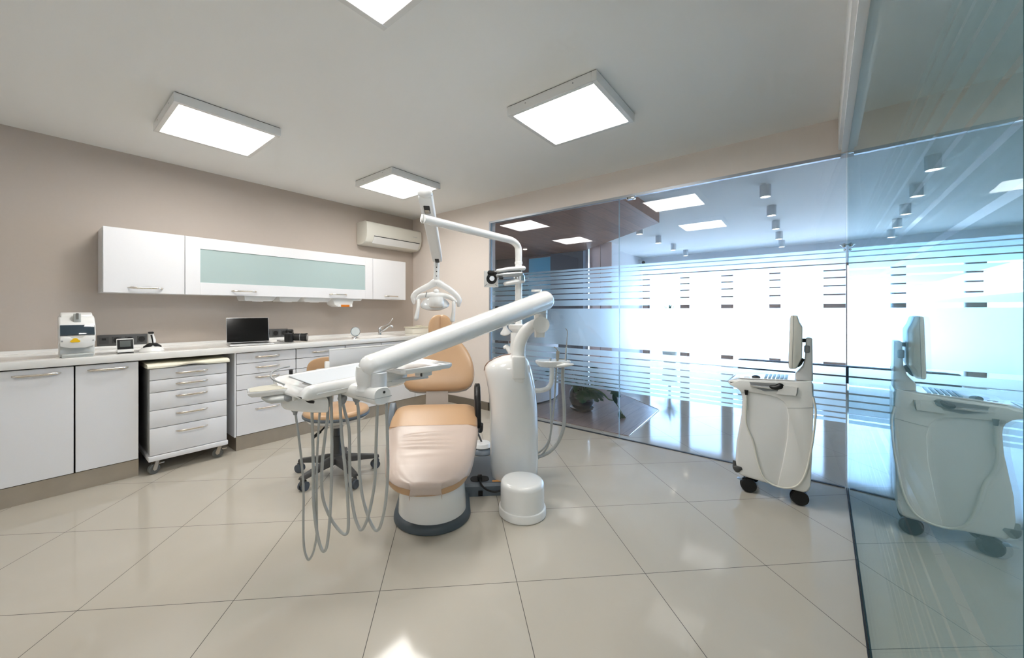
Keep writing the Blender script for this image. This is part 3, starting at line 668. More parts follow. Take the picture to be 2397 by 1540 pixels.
# backrest: lofted along its own leaning axis
BA, BB = CH(.665, .0, .575), CH(.90, .01, .985); BAX = (BB - BA).normalized(); BNR = CV.cross(BAX).normalized()
if BNR.dot(CU) > 0: BNR = -BNR
BL = (BB - BA).length
def back_sec(f, w, th, off=0.0, n=40, e=2.6, cv=0.0):
    c = BA + BAX * (f * BL)
    return [c + CV * (x + cv) + BNR * (y + off + .03 * (x / .27) ** 2) for x, y in sup(w, th / 2, n, e)]
BS = [(0.0, .10, .03), (.006, .17, .06), (.03, .222, .085), (.09, .258, .1), (.19, .275, .105), (.32, .278, .1), (.47, .268, .095), (.62, .244, .09), (.76, .208, .085), (.88, .162, .08), (.96, .12, .07), (1.0, .08, .04)]
bkc = build(MB().loft([back_sec(*b_, cv=.008) for b_ in BS]), 'backrest', M_tan, ch, smooth=80, subs=1)
build(MB().loft([back_sec(f, w - .004, th * .5, -.035, cv=.008) for f, w, th in BS]), 'backrest_shell', mat('grey_shell', (176, 172, 168), .35), ch, smooth=80)
HA = at(1031, 800, 3.16); HBt = at(1031, 737, 3.27); HX = (HBt - HA).normalized(); HN = CV.cross(HX).normalized()
if HN.dot(CU) > 0: HN = -HN
HL = (HBt - HA).length
def head_sec(f, w, th): 
    c = HA + HX * (f * HL); o = []
    for x, y in sup(w, th / 2, 32, 3): o.append(c + CV * x + HN * (y + .02 * (x / .1) ** 2 - (.006 * math.exp(-(x / .008) ** 2) if y > 0 else 0)))
    return o
hr = build(MB().loft([head_sec(*h_) for h_ in ((-.02, .05, .02), (.0, .07, .04), (.15, .095, .055), (.4, .103, .06), (.65, .1, .06), (.82, .083, .055), (.93, .06, .045), (1.0, .03, .02))]), 'headrest', M_tan, ch, smooth=80, subs=1)
build(MB().tube([HA + HX * (f * HL) + HN * .031 for f in (.1, .4, .7, .9)], .0022, n=6), 'seam', M_tanw, hr)
build(MB().obox(HA + HX * -.05 - HN * .01, (.07, .02, .16), Matrix((CV, HN, HX)).transposed(), .006), 'headrest_bar', M_chrome, ch)
build(MB().loft([[CH(u + du, v, z) for u, v in ((0, -.083), (0, .083), (.05, .083), (.05, -.083))] for du, z in ((.565, .42), (.60, .50), (.66, .60), (.70, .66))]), 'back_post', M_postgrey, ch, smooth=20)
# armrests: one turned down beside the seat, one behind it
def arm(v, u0, u1, z0, z1, wd, mm, name='armrest'):
    sec2 = []
    c0, c1 = CH(u0, v, z0), CH(u1, v, z1); ax = (c1 - c0).normalized(); nb = CV.cross(ax).normalized()
    L = (c1 - c0).length; m = MB()
    for f, k in ((0, .4), (.03, .75), (.1, 1), (.5, 1.08), (.9, 1), (.97, .75), (1, .4)):
        sec2.append([c0 + ax * (f * L) + CV * x + nb * y for x, y in sup(wd * (.6 + .4 * k), .06 * k, 28, 7)])
    return build(m.loft(sec2), name, mm, ch, smooth=40)
arm(.294, .40, .50, .370, .665, .021, M_black); arm(-.305, .34, .54, .34, .51, .022, M_slate)
build(MB().tube([CH(.40, .318, .40), CH(.44, .316, .34), CH(.5, .29, .33)], .014, n=12).tube([CH(.42, -.30, .40), CH(.45, -.28, .36), CH(.5, -.25, .36)], .014, n=12), 'arm_bracket', M_base, ch)

# foot control and junction box
fp = at(1128, 1052, 3.22); fp.z = 0
t = thing('foot_control', 'dark foot control with a raised hoop on the floor behind the dental chair', 'foot control', tuple(fp))
build(MB().lathe([(0, 0), (.11, 0), (.115, .008), (.1, .03), (.06, .045), (0, .05)], fp, 36), 'pedal_plate', M_slate, t)
build(MB().lathe([(0, .03), (.07, .035), (.085, .05), (.07, .075), (0, .085)], fp, 32), 'pedal_dome', M_white, t)
build(MB().tube([fp + RT * -.09 + UP * .02, fp + RT * -.075 + UP * .12, fp + RT * -.04 + UP * .155, fp + RT * -.015 + UP * .11, fp + RT * .02 + UP * .02], .008, n=10), 'hoop', M_base, t)
build(MB().tube([fp + RT * .08 + UP * .03, fp + RT * .16 + UP * .035, fp + RT * .3 + UP * .03], [.011, .009, .009], n=10), 'cable_sleeve', M_steel, t)

# ================================================================== DENTAL UNIT
un = thing('dental_unit', 'white dental unit with a tall column, lamp pole, instrument arm and hanging hoses', 'dental unit', (2.127, 1.539, 0))
UCc = Vector((2.127, 1.539, 0))
# dark floor box that links chair and column
JA = at(1083, 1160, 2.43); JA.z = 0
def jx(a, b, z): return JA + CV * a + CU * b + UP * z
jb = MB().loft([[jx(a, b, 0) for a, b in ((0, 0), (.29, 0), (.29, .42), (0, .42))], [jx(a, b, .062) for a, b in ((0, 0), (.29, 0), (.29, .42), (0, .42))], [jx(a, b, z) for a, b, z in ((.012, .02, .075), (.278, .02, .075), (.278, .41, .10), (.012, .41, .10))]])
fb = build(jb, 'floor_box', M_slate, un, smooth=25)
build(MB().loft([[jx(.115 + x, .03 + .045 + y * 1.0, .0775 + (y + .045) * .055) for x, y in sup(.062 * k, .04 * k, 24, 3)] for k in (1.0,)] + [[jx(.115 + x, .075 + y, .0795 + (y + .045) * .055) for x, y in sup(.06, .038, 24, 3)]]), 'socket_recess', M_dark, fb)
build(MB().obox(jx(.115, .06, .096), (.03, .035, .035), Matrix((CV, CU, UP)).transposed(), .008), 'power_plug', M_black, fb)
build(MB().tube([jx(.115, .045, .092), jx(.12, .005, .075), jx(.15, -.012, .05), jx(.2, -.018, .035), jx(.26, -.02, .045), jx(.30, .0, .05)], .006, n=10), 'power_lead', M_black, fb)
build(MB().box(-.03, .03, -.0004, .0004, -.012, .012, M=Matrix.Translation(jx(.225, .038, .0785)) @ Matrix((CV, UP, CU)).transposed().to_4x4()), 'warning_sticker', mat('orange_sticker', (222, 160, 90), .5), fb, smooth=None)
build(MB().obox(jx(.115, -.001, .02), (.03, .01, .035), Matrix((CV, CU, UP)).transposed(), .004), 'cable_notch', M_black, fb)
# column shell: left and right edge at each height
DCOL = 2.62
CS = [(1128, 1168, 1240, .55), (1122, 1157, 1250, .82), (1112, 1149, 1257, .96), (1080, 1147, 1258.5, 1), (1000, 1147, 1258.5, 1), (955, 1147, 1257, 1), (930, 1145.5, 1255, 1), (908, 1142, 1252.5, 1), (885, 1137.5, 1248.5, .98), (866, 1133.5, 1244, .95), (856, 1136, 1241, .92), (847, 1143, 1238, .86), (838, 1158, 1233, .74), (831, 1178, 1224, .55), (828, 1196, 1213, .2)]
secs = []
for y, l, r_, k in CS:
    a, b = at(l, y, DCOL), at(r_, y, DCOL); c = (a + b) / 2; hw = (b - a).length / 2
    secs.append([c + RT * x + FW * q for x, q in sup(hw, .165 * k, 48, 2.4)])
col = build(MB().loft(secs), 'column', M_white2, un, smooth=60)
rim = [at(l, y, DCOL) - FW * .02 for y, l, r_, k in CS[9:]]
build(MB().tube(rim, .0035, n=8), 'rim_edge', mat('brown_rim', (120, 84, 66), .4), col)
bs = MB()
def uslab(px0, px1, py0, py1, d, th, bev=.012):
    a, b = at(px0, py1, d), at(px1, py0, d); c = (a + b) / 2
    return MB().obox(c + FW * (th / 2), (abs((b - a).dot(RT)), th, abs(b.z - a.z)), Matrix((RT, FW, UP)).transposed(), bev, 3)
build(uslab(1199, 1231, 834, 888, 2.445, .12), 'arm_socket', M_white, un)
build(MB().loft([[at(1215, 889, 2.45) + RT * x + FW * (y + .05) + UP * dz for x, y in sup(.042 * k, .045 * k, 24, 4)] for dz, k in ((.004, .98), (-.015, .95), (-.028, .7), (-.034, .3))]), 'socket_cap', M_white, un, smooth=60)
build(MB().tube([at(1214, 840, 2.53), at(1214, 815, 2.53), at(1221, 792, 2.52), at(1236, 770, 2.50), at(1258, 757, 2.48)], [.046, .046, .042, .04, .036], n=24, sub=8, caps='round'), 'arm_neck', M_white, un)
build(MB().cyl(at(1267, 760, 2.41), at(1267, 760, 2.52), .052, n=36), 'arm_joint', M_white, un)
build(MB().loft([[at(1263, y, 2.465) + RT * x * k + FW * q * k for x, q in sup(.034, .036, 24, 5)] for y, k in ((770, 1.2), (776, 1.0), (789, .95))]), 'joint_stub', M_white, un)
build(MB().cyl(at(1265.5, 749, 2.465), at(1265.5, 735, 2.465), .043, n=32).cyl(at(1265.5, 733.6, 2.465), at(1265.5, 700, 2.465), .0435, n=32).cyl(at(1256, 683, 2.5), at(1256, 678, 2.5), .035, n=24), 'upper_swivel', M_white, un)
EA, EB = at(872, 855, 1.475), at(1274, 704, 2.465)
ax = (EB - EA).normalized(); ea2 = EA + ax * .015
build(MB().tube([ea2, EB], [.0445, .064], n=40, sub=1, caps='flat').sphere(EB, .0639, 32), 'instrument_arm', M_white2, un)
pst = at(886, 900, 1.475)
el = MB().tube([ea2 + ax * .0005, EA + ax * -.008], [.0449, .0449], n=40, sub=1).sphere(EA + ax * -.008, .0448, 32)
nk = at(858, 906, 1.475); e0 = at(861, 857, 1.475)
el.loft([[e0.lerp(nk, f) + RT * x * k + FW * y * k for x, y in sup(.0445, .0445, 32, 2.2)] for f, k in ((0, .98), (.25, 1.0), (.5, .98), (.7, .88), (.85, .78), (1.0, .76), (1.12, .85))])
build(el, 'arm_elbow', M_white2, un, smooth=60)
build(MB().cyl(at(886, 914, 1.46), at(886, 872, 1.46), .0315, n=32), 'elbow_post', mat('pale_grey_plastic', (214, 216, 219), .3), un)
# joint block lying along the room's Y axis
J0 = aty(896, 927, 1.22); JY = Vector((0, 1, 0)); JXX = Vector((1, 0, 0))
js = []
for dy, dx, dz, w, h in ((0, 0, 0, .0, .0), (0, 0, 0, .036, .031), (.006, 0, 0, .039, .034), (.06, -.004, .002, .040, .034), (.13, -.012, .006, .044, .032), (.20, -.02, .008, .05, .026)):
    c = J0 + Vector((dx, dy, dz)); js.append([c + JXX * x + UP * y for x, y in sup(max(w, .002), max(h, .002), 32, 2.6)])
jk = build(MB().loft(js), 'tray_joint', M_white, un, smooth=50)
build(MB().loft([[J0 + JXX * (x + dx) + JY * dy + UP * (z - .006) for x, z in ((-.041, 0), (.041, 0), (.041, .0014), (-.041, .0014))] for dy, dx in ((-.0005, 0), (.13, -.012), (.2, -.02))]), 'joint_seam', M_grey, jk, smooth=None)
build(MB().cyl(J0 + Vector((.006, -.002, .014)), J0 + Vector((.006, .002, .014)), .005, n=14), 'screw', M_dark, jk)

# --- delivery table
TX0, TX1, TY0, TY1 = .615, 1.07, 1.365, 1.70
def tb(x, y, z): return Vector((x, y, z + (x - TX0) * .045))
secs = []
for i in range(21):
    f = i / 20; x = TX0 + (TX1 - TX0) * f
    e = min(1, (f / .10)) ; g = min(1, (1 - f) / .12); sh = math.sqrt(max(0.0, 1 - (1 - g) ** 2)); sl = math.sqrt(max(0.0, 1 - (1 - e) ** 2))
    top = .895 + .028 * sl; y0 = TY0 + .05 * (1 - sh) + .008 * (1 - sl); y1 = TY1 - .03 * (1 - sh) - .10 * (1 - sl)
    bot = .868 + .012 * (1 - sl) + .02 * (1 - sh); top -= .02 * (1 - sh)
    secs.append([tb(x, y0 + .012, bot), tb(x, y0 + .002, bot + .008), tb(x, y0, top - .012), tb(x, y0 + .006, top - .002), tb(x, y0 + .018, top), tb(x, y0 + .034, top - .001), tb(x, y0 + .045, top - .008), tb(x, y1 - .04, top - .008), tb(x, y1 - .03, top), tb(x, y1 - .012, top), tb(x, y1, top - .01), tb(x, y1 - .01, bot + .006), tb(x, y1 - .03, bot)])
tbl = build(MB().loft(secs), 'delivery_table', M_white2, un, smooth=50)
mt = MB()
mp_ = [tb(.672, 1.412, .9165), tb(1.02, 1.412, .9165), tb(1.02, 1.662, .9165), tb(.690, 1.662, .9165)]
mt.loft([mp_, [p + UP * .003 for p in mp_]])
lab(build(mt, 'silicone_mat', M_silmat, tbl, smooth=None), 'flat grey silicone mat')
build(MB().loft([[tb(x, TY0 - .0006, .890), tb(x, TY0 + .003, .890), tb(x, TY0 + .003, .8888), tb(x, TY0 - .0006, .8888)] for x in (.665, .9, 1.0)]), 'seam_line', mat('seam_grey', (206, 208, 210), .4), tbl, smooth=None)  # thin strip slightly greyer than the table marks the seam
build(MB().tube([tb(.632, 1.56, .908), tb(.612, 1.62, .925), tb(.632, 1.69, .938), tb(.68, 1.735, .945), tb(.73, 1.75, .945)], .0035, n=10), 'grab_rail', M_grey, tbl)
kp_ = at(681, 868, 1.58); build(MB().cyl(kp_ + UP * -.014, kp_ + UP * .004, .0075, n=18), 'control_knob', M_black, tbl)
pod = []
for f, k in ((0, .0), (.0, .7), (.06, .9), (.25, 1), (.6, 1), (.82, .9), (.94, .68), (.99, .35), (1, .02)):
    c = Vector((.93 + .165 * f, 1.405, .897)); pod.append([c + Vector((0, 1, 0)) * x * max(k, .02) + UP * y * max(k, .02) for x, y in sup(.045, .036, 28, 2.6)])
pd_ = build(MB().loft(pod), 'table_end_pod', M_white2, un, smooth=70)
build(MB().box(.96, 1.06, 1.3590, 1.3605, .893, .8944), 'pod_seam', M_grey, pd_, smooth=None)
# x-ray viewer standing behind the table
vw = build(MB().box(.914, 1.36, 1.748, 1.756, .922, 1.009, .002), 'viewer_panel', mat('opal_panel', (205, 206, 208), .3), un)
build(MB().box(.9135, 1.3605, 1.747, 1.757, 1.006, 1.0115, .001), 'panel_edge', M_white, vw)
build(MB().box(.892, .914, 1.744, 1.758, .918, .955, .004).box(.85, .914, 1.72, 1.752, .915, .925, .003), 'panel_bracket', M_white2, vw)
# right-hand instrument tray
rt_ = MB(); RC = [(.975, 1.245), (1.215, 1.232), (1.245, 1.25), (1.25, 1.46), (1.235, 1.478), (1.0, 1.478), (.97, 1.46), (.962, 1.26)]
ctr = Vector((1.105, 1.355, 0))
ring = lambda k, z: [Vector((ctr.x + (x - ctr.x) * k, ctr.y + (y - ctr.y) * k, z)) for x, y in RC]
rt_.loft([ring(.82, .933), ring(.97, .936), ring(1.0, .942), ring(1.0, .955), ring(.975, .958), ring(.93, .956), ring(.88, .946), ring(.3, .945)])
rtr = build(rt_, 'side_tray', M_white2, un, smooth=40)
build(MB().box(1.06, 1.2, 1.27, 1.36, .926, .936, .003).box(1.10, 1.16, 1.29, 1.34, .905, .928, .003), 'tray_mount', M_white, rtr)
build(MB().box(1.0985, 1.101, 1.289, 1.30, .907, .924), 'mount_gap', M_base, rtr, smooth=None)
build(MB().obox((1.05, 1.36, .893), (.24, .03, .012), Matrix.Rotation(R(-14), 3, 'Z'), .004), 'tray_bracket', mat('pale_grey_plastic', (0, 0, 0)), rtr)
# left auxiliary tray with a beige mat
aux = MB(); AC = [(.500, 1.552), (.53, 1.535), (.655, 1.512), (.672, 1.53), (.682, 1.625), (.665, 1.648), (.56, 1.645), (.525, 1.630)]
ac = Vector((.60, 1.59, 0)); ring = lambda k, z: [Vector((ac.x + (x - ac.x) * k, ac.y + (y - ac.y) * k, z)) for x, y in AC]
ax_ = build(aux.loft([ring(.62, .874), ring(.84, .878), ring(.97, .888), ring(1.0, .895), ring(.99, .900), ring(.95, .8995)]), 'auxiliary_tray', M_white2, un, smooth=25)
lab(build(MB().loft([ring(.92, .8985), ring(.92, .9008)]), 'beige_mat', M_mat, ax_, smooth=None), 'beige silicone mat')
build(MB().tube([(.56, 1.57, .868), (.585, 1.56, .862), (.66, 1.54, .862)], [.012, .03, .03], n=20, sub=4, flat=(.6, 1.3), caps='round'), 'tray_support', mat('soft_grey_plastic', (196, 198, 196), .35), ax_)  # support in one even grey plastic
# instrument holder under the table: rounded block + hose glands
ih = []
h0, h1 = at(660, 938, 1.50), at(760, 943, 1.47)
ihx = (h1 - h0)
for f, w, h in ((0, .004, .004), (.02, .02, .018), (.08, .032, .027), (.25, .036, .031), (.7, .036, .033), (1, .03, .03)):
    c = h0 + ihx * f; ih.append([c + Vector((0, 1, 0)) * x + UP * (y - .006) for x, y in sup(w, h, 28, 3)])
hol = build(MB().loft(ih), 'instrument_holder', M_white, un, smooth=60)
build(MB().tube([at(664, 931, 1.46), at(675, 932, 1.445), at(684, 930, 1.45)], [.008, .014, .008], n=14, caps='round'), 'holder_inset', M_grey, hol)
build(MB().box(0, .011, -.006, .006, -.012, .022, .003, M=Matrix.Translation(at(684, 932, 1.43))), 'holder_collar', M_white2, hol)
build(MB().tube([at(708, 926, 1.39), at(716, 931, 1.39), at(723, 934, 1.39)], .004, n=8), 'blue_tab', mat('blue_plastic', (60, 104, 168), .3), tbl)
build(MB().tube([at(715, 934, 1.385), at(724, 940, 1.385), at(735, 941, 1.385)], .0055, n=8, flat=(1, .8)), 'latch', M_black, tbl)
# hoses
Q = lambda x, y: (660 + x / 3.852, 920 + y / 3.852)
HO = [
 ([(120, 140), (130, 240), (158, 450), (184, 700), (195, 900), (192, 1150), (196, 1350), (212, 1450), (240, 1502), (272, 1460), (296, 1380), (314, 1250), (312, 1000), (313, 700), (325, 400), (348, 60)], .0045, 1.50, 1.50),
 ([(268, 110), (274, 300), (281, 600), (284, 950), (300, 1150), (325, 1300), (352, 1395), (380, 1425), (406, 1370), (430, 1150), (446, 800), (450, 400), (443, 40)], .0058, 1.49, 1.49),
 ([(408, 90), (413, 200), (390, 380), (366, 600), (358, 800), (375, 970), (440, 1130), (510, 1230), (568, 1272), (598, 1215), (592, 950), (566, 650), (541, 400), (520, 30)], .0060, 1.52, 1.50),
 ([(545, 65), (570, 180), (605, 330), (610, 600), (618, 850), (650, 1080), (688, 1200), (715, 1232), (748, 1190), (790, 1060), (835, 800), (851, 400), (860, 110)], .0060, 1.54, 1.47),
 ([(675, 50), (690, 180), (695, 500), (702, 750), (730, 950), (780, 1120), (822, 1210), (855, 1238), (890, 1190), (932, 1000), (955, 700), (950, 350), (940, 100)], .0060, 1.55, 1.47)]
for pts, r_, da, db in HO:
    n = len(pts); P = []
    for i, (x, y) in enumerate(pts):
        f = i / (n - 1); px, py = Q(x, y); P.append(at(px, py, da + (db - da) * f))
    ho = build(MB().tube(P, r_ , n=12, sub=8), 'hose', M_hose, un, smooth=80)
    g0 = P[0]
    build(MB().lathe([(0, .022), (.016, .022), (.019, .012), (.014, -.004), (.008, -.012), (.007, -.02)], g0 + UP * -.004, 20).cyl(g0 + UP * .018, g0 + UP * .045, .012, n=14), 'hose_gland', M_grey, ho)
    build(MB().cyl(g0 + UP * -.008, g0 + UP * .004, .0085, n=14), 'gland_plug', mat('dark_blue_plug', (40, 42, 62), .4), ho)
    build(MB().cyl(P[-1] + UP * -.004, P[-1] + UP * .03, r_ * .95, n=12), 'hose_tail', M_hose, ho)

# --- lamp pole and horizontal arm
DP = 2.66
pole = MB().tube([at(1214, 775, DP), at(1214, 700, DP), at(1214, 614, DP)], .0245, n=28, sub=1)
build(pole, 'lamp_pole', M_white2, un)
PE = at(990, 512, 2.03)
build(MB().tube([at(1214, 616, DP), at(1214, 596, DP), at(1213, 580, DP), at(1206, 569, 2.635), at(1193, 561.5, 2.6)] + [at(1193, 561.5, 2.6).lerp(PE, f) for f in (.15, .4, .7, 1)], [.0235, .0245, .0245, .0245, .0245, .0245, .0245], n=28, sub=6), 'swing_arm', M_white2, un, smooth=60)
build(MB().lathe([(.0245, -.012), (.027, -.01), (.027, .006), (.0245, .008)], at(1214, 615, DP), 28), 'pole_collar', M_white, un)
build(MB().cyl(PE + RT * .004, PE + RT * -.006, .0245, n=28), 'arm_end_cap', M_white, un)
build(MB().lathe([(0, 0), (.03, .0), (.062, .03), (.066, .056), (.06, .06), (0, .06)], at(1212, 779, DP), 32), 'pole_base', M_white, un)
build(MB().tube([at(1208, 778, DP), at(1207, 800, DP), at(1206, 835, DP)], [.038, .036, .04], n=24, sub=4), 'pole_foot', M_white, un)
# --- operating light
LA, LB = at(996, 458, 2.06), at(1024, 607, 2.80)
lx = (LB - LA).normalized(); lr = (RT - lx * RT.dot(lx)).normalized(); lu = lr.cross(lx).normalized()
secs = []
for f, w, h in ((-.035, .012, .01), (-.03, .026, .018), (-.015, .036, .026), (0, .0395, .03), (.06, .0395, .03), (.5, .0385, .027), (.97, .0365, .024), (1.0, .035, .022)):
    c = LA.lerp(LB, f); secs.append([c + lr * x + lu * y for x, y in sup(w, h, 28, 5)])
ol = build(MB().loft(secs), 'spring_arm', mat('lamp_arm_white', (226, 227, 227), .3), un, smooth=40)
build(MB().sphere(LA + lx * -.012 + UP * .006, (.042, .042, .03), 24), 'arm_cap', M_white2, ol)
if lu.dot(FW) > 0: lu = -lu
bot = -1 if lu.z > 0 else 1
lface = lu * bot if (lu * bot).z < 0 else lu
Mlr = Matrix((lr, lx, lr.cross(lx))).transposed()
build(MB().obox(LA.lerp(LB, .10) + lr.cross(lx) * 0 - UP * .030, (.034, .075, .012), Mlr, .004), 'arm_slot', M_black, ol)
build(MB().obox(LA.lerp(LB, .115) - UP * .037, (.026, .035, .006), Mlr, .003), 'slot_hinge', M_steel, ol)
build(MB().obox(LA.lerp(LB, .955) - UP * .022, (.03, .06, .014), Mlr, .004), 'end_slot', M_black, ol)
build(MB().tube([at(994, 512, 2.06), at(1001, 512, 2.22)], .02, n=20), 'arm_pivot', M_white, un)
DL = 2.83
build(MB().tube([at(1023, 604, DL), at(1022, 620, DL), at(1021.5, 640, DL), at(1021, 662, DL)], [.02, .022, .021, .024], n=20, sub=4), 'lamp_stem', M_white, un)
for y in (625.5, 635.5, 646, 664): build(MB().cyl(at(1022, y, DL - .026), at(1022, y, DL - .018), .0042, n=10), 'stem_screw', M_dark, ol)
yk = [at(x, y, DL) for x, y in ((969, 709), (967, 696), (973, 686), (986, 678), (1004, 669), (1021, 661), (1038, 669), (1056, 680), (1069, 692), (1075, 702), (1073, 715))]
hd = build(MB().tube(yk, [.012, .019, .021, .022, .024, .03, .024, .022, .021, .019, .012], n=20, sub=6, caps='round'), 'lamp_yoke', M_white2, un, smooth=70)
build(MB().tube([at(x, y, DL - .03) for x, y in ((977, 700), (984, 693), (1000, 691), (1018, 690), (1040, 692), (1055, 697), (1066, 706))], [.013, .017, .02, .022, .02, .017, .013], n=18, sub=5, caps='round'), 'lamp_bridge', M_white2, hd, smooth=70)
DN = (UP * -1 + FW * .35 + RT * .0).normalized(); LRm = Matrix((RT, DN.cross(RT).normalized(), DN)).transposed()
build(MB().lathe([(0, -.035), (.06, -.035), (.092, -.012), (.108, .012), (.104, .022), (.07, .04), (.03, .048), (0, .05)], at(1018, 709, DL), 44, LRm), 'lamp_reflector', mat('lamp_bowl', (216, 218, 219), .22, coat=.5), hd, smooth=60)
build(MB().lathe([(0, -.05), (.04, -.048), (.056, -.035), (.058, .0), (.05, .03), (0, .034)], at(1021, 705, DL - .075), 36, Matrix((RT, UP.cross(RT) , UP)).transposed()), 'lamp_hub', M_white2, hd, smooth=60)
build(MB().sphere(at(1021, 682, DL - .03), .021, 18), 'hub_ball', M_white2, hd)
for a, b in (((980, 704), (974, 745)), ((1062, 709), (1059, 749))):
    build(MB().tube([at(a[0], a[1], DL - .04), at((a[0] + b[0]) / 2 + 1, (a[1] + b[1]) / 2, DL - .06), at(b[0], b[1], DL - .07)], [.013, .012, .017], n=16, sub=5, caps='round'), 'lamp_handle', M_white, hd, smooth=70)
build(MB().tube([at(999, 683, DL - .05), at(996, 696, DL - .05)], .0035, n=8), 'lamp_lever', M_grey, hd)
# --- monitor bracket without a monitor
DM = 2.58
vp = at(1149.5, 653, DM)
mb_ = build(MB().obox(vp, (.098, .006, .112), Matrix((RT, FW, UP)).transposed(), .003), 'mounting_plate', M_white, un)
build(MB().cyl(vp - FW * .016 + RT * .002, vp - FW * .002 + RT * .002, .04, n=32), 'plate_ring', M_white2, mb_)
build(MB().lathe([(.022, -.02), (.034, -.02), (.036, -.016), (.034, -.012), (.022, -.012), (.022, -.02)], vp + RT * .004, 32, Matrix((RT, UP, FW)).transposed()), 'swivel_ring', M_black, mb_)
build(MB().cyl(vp - FW * .04 + RT * .006, vp - FW * .004 + RT * .006, .017, n=24), 'swivel_hub', M_chrome, mb_)
for sx in (-1, 1): build(MB().obox(vp + RT * (.036 * sx) - UP * .043 - FW * .0034, (.02, .002, .004), Matrix((RT, FW, UP)).transposed() @ Matrix.Rotation(R(45 * sx), 3, 'Y')), 'plate_slot', M_grey, mb_)
build(MB().tube([vp - UP * -.042 + RT * -.012 - FW * .02, vp + UP * .04 + RT * .02 - FW * .02, vp + UP * .022 + RT * .03 - FW * .02], .014, n=12, caps='round'), 'black_knuckle', M_black, mb_)
build(MB().tube([at(1166, 634, 2.57), at(1190, 630.5, 2.6), at(1224, 628, 2.63)], [.022, .026, .028], n=20, sub=5, flat=(.62, 1.2), caps='round'), 'upper_link', M_white2, mb_)
build(MB().tube([at(1163, 645, 2.56), at(1185, 643, 2.58), at(1218, 641, 2.62)], [.016, .022, .026], n=20, sub=5, flat=(.75, 1.1), caps='round'), 'link_underside', mat('satin_silver', (176, 178, 180), .3, metal=.6), mb_)
build(MB().obox(at(1173, 651, 2.55), (.03, .03, .012), Matrix((RT, FW, UP)).transposed(), .004), 'black_clip', M_black, mb_)
build(MB().cyl(at(1214, 652, DP), at(1214, 640, DP), .036, n=28).cyl(at(1219, 657, 2.63), at(1219, 645, 2.63), .03, n=24), 'pole_clamp', M_chrome, mb_)
build(MB().tube([at(1184, 664, 2.59), at(1200, 661, 2.61), at(1222, 657, 2.64)], [.02, .023, .025], n=20, sub=5, flat=(.75, 1.15), caps='round'), 'lower_link', M_white2, mb_)
# --- cuspidor side parts seen between arm and glass
nz_ = at(1183, 772, 2.72)
bz = build(MB().lathe([(0, .052), (.012, .05), (.014, .02), (.02, .004), (.036, -.012), (.040, -.026), (.03, -.036), (0, -.04)], nz_, 28, Euler((0, R(-14), 0)).to_matrix()), 'rinse_bell', M_white2, un, smooth=60)
build(MB().cyl(nz_ + UP * .045 + RT * -.008, nz_ + UP * .08 + RT * -.012, .009, n=14), 'brass_neck', mat('brass', (190, 150, 70), .3, metal=1), bz)
build(MB().tube([nz_ + UP * .07 + RT * -.012, nz_ + UP * .09 + RT * .03, nz_ + UP * .05 + RT * .075], .008, n=10), 'bell_stalk', M_white, bz)
build(MB().tube([at(1181, 813, 2.72), at(1186, 812, 2.72), at(1194, 820, 2.71), at(1201, 832, 2.70)], [.016, .022, .03, .035], n=20, sub=5, flat=(.7, 1.1), caps='round'), 'cuspidor_spout', M_white2, un)
# --- assistant's tray on its bent tube
DT = 2.66
tc_ = at(1294, 850, DT)
secs = []
for dz, kx, ky in ((-.035, .55, .5), (-.03, .78, .75), (-.012, .95, .95), (0, 1, 1), (.008, 1.0, 1.0), (.01, .97, .96), (.006, .9, .88)):
    secs.append([tc_ + RT * (x * kx) + FW * (y * ky) + UP * (dz + .008) for x, y in sup(.123, .06, 36, 3.2)])
at_ = build(MB().loft(secs), 'assistant_tray', M_white2, un, smooth=50)
build(MB().loft([[tc_ + RT * (x * k) + FW * (y * k) + UP * z for x, y in sup(.108, .05, 36, 3.2)] for z, k in ((.0135, 1), (.0165, 1))]), 'tray_insert', mat('pale_blue_grey', (190, 200, 206), .2), at_)
build(MB().tube([tc_ + RT * .02 - FW * .06 - UP * .01, tc_ + RT * .07 - FW * .065 - UP * .005, tc_ + RT * .13 - FW * .05 - UP * .002], [.006, .018, .008], n=14, caps='round', flat=(.8, 1)), 'tray_lip', M_white, at_)
build(MB().tube([at(1292, 858, DT), at(1292, 880, DT), at(1290, 897, DT), at(1281, 909, DT), at(1265, 914, 2.64), at(1250, 914, 2.63)], .0165, n=18, sub=8), 'tray_tube', M_white, un, smooth=70)
for px, top, mm in ((1288, 838, M_chrome), (1305, 822, M_steel), (1324, 812, M_chrome)):
    a = at(px, 848, DT - .01); b = at(px + (1 if px < 1310 else 2), top, DT - .01)
    ins = build(MB().tube([a, a.lerp(b, .5), b], [.009, .008, .006] if px != 1305 else [.007, .011, .013], n=14, sub=3), 'instrument', mm, at_)
    if px == 1305: build(MB().tube([b, b + UP * .02 - RT * .012, b + UP * .03 - RT * .028], .0035, n=8), 'instrument_tip', M_steel, ins)
    if px == 1324: build(MB().tube([b, at(1327.5, 790, DT - .01), at(1328, 776, DT - .01), at(1324, 768, DT - .01)], [.004, .0026, .0026, .002], n=8), 'instrument_tip', M_steel, ins)
for pts, r_ in (([(1289, 858), (1288, 900), (1289, 960), (1290, 1000), (1285, 1030), (1270, 1052), (1256, 1062)], .0065), ([(1303, 858), (1300, 900), (1297, 950), (1291, 1000), (1284, 1040), (1270, 1062), (1254, 1078)], .0062), ([(1318, 858), (1317.5, 900), (1321, 960), (1319, 1000), (1306, 1035), (1288, 1056), (1270, 1066), (1250, 1072)], .012)):
    build(MB().tube([at(x, y, DT + .02) for x, y in pts], r_, n=12, sub=8), 'suction_hose', M_hose, un, smooth=80)
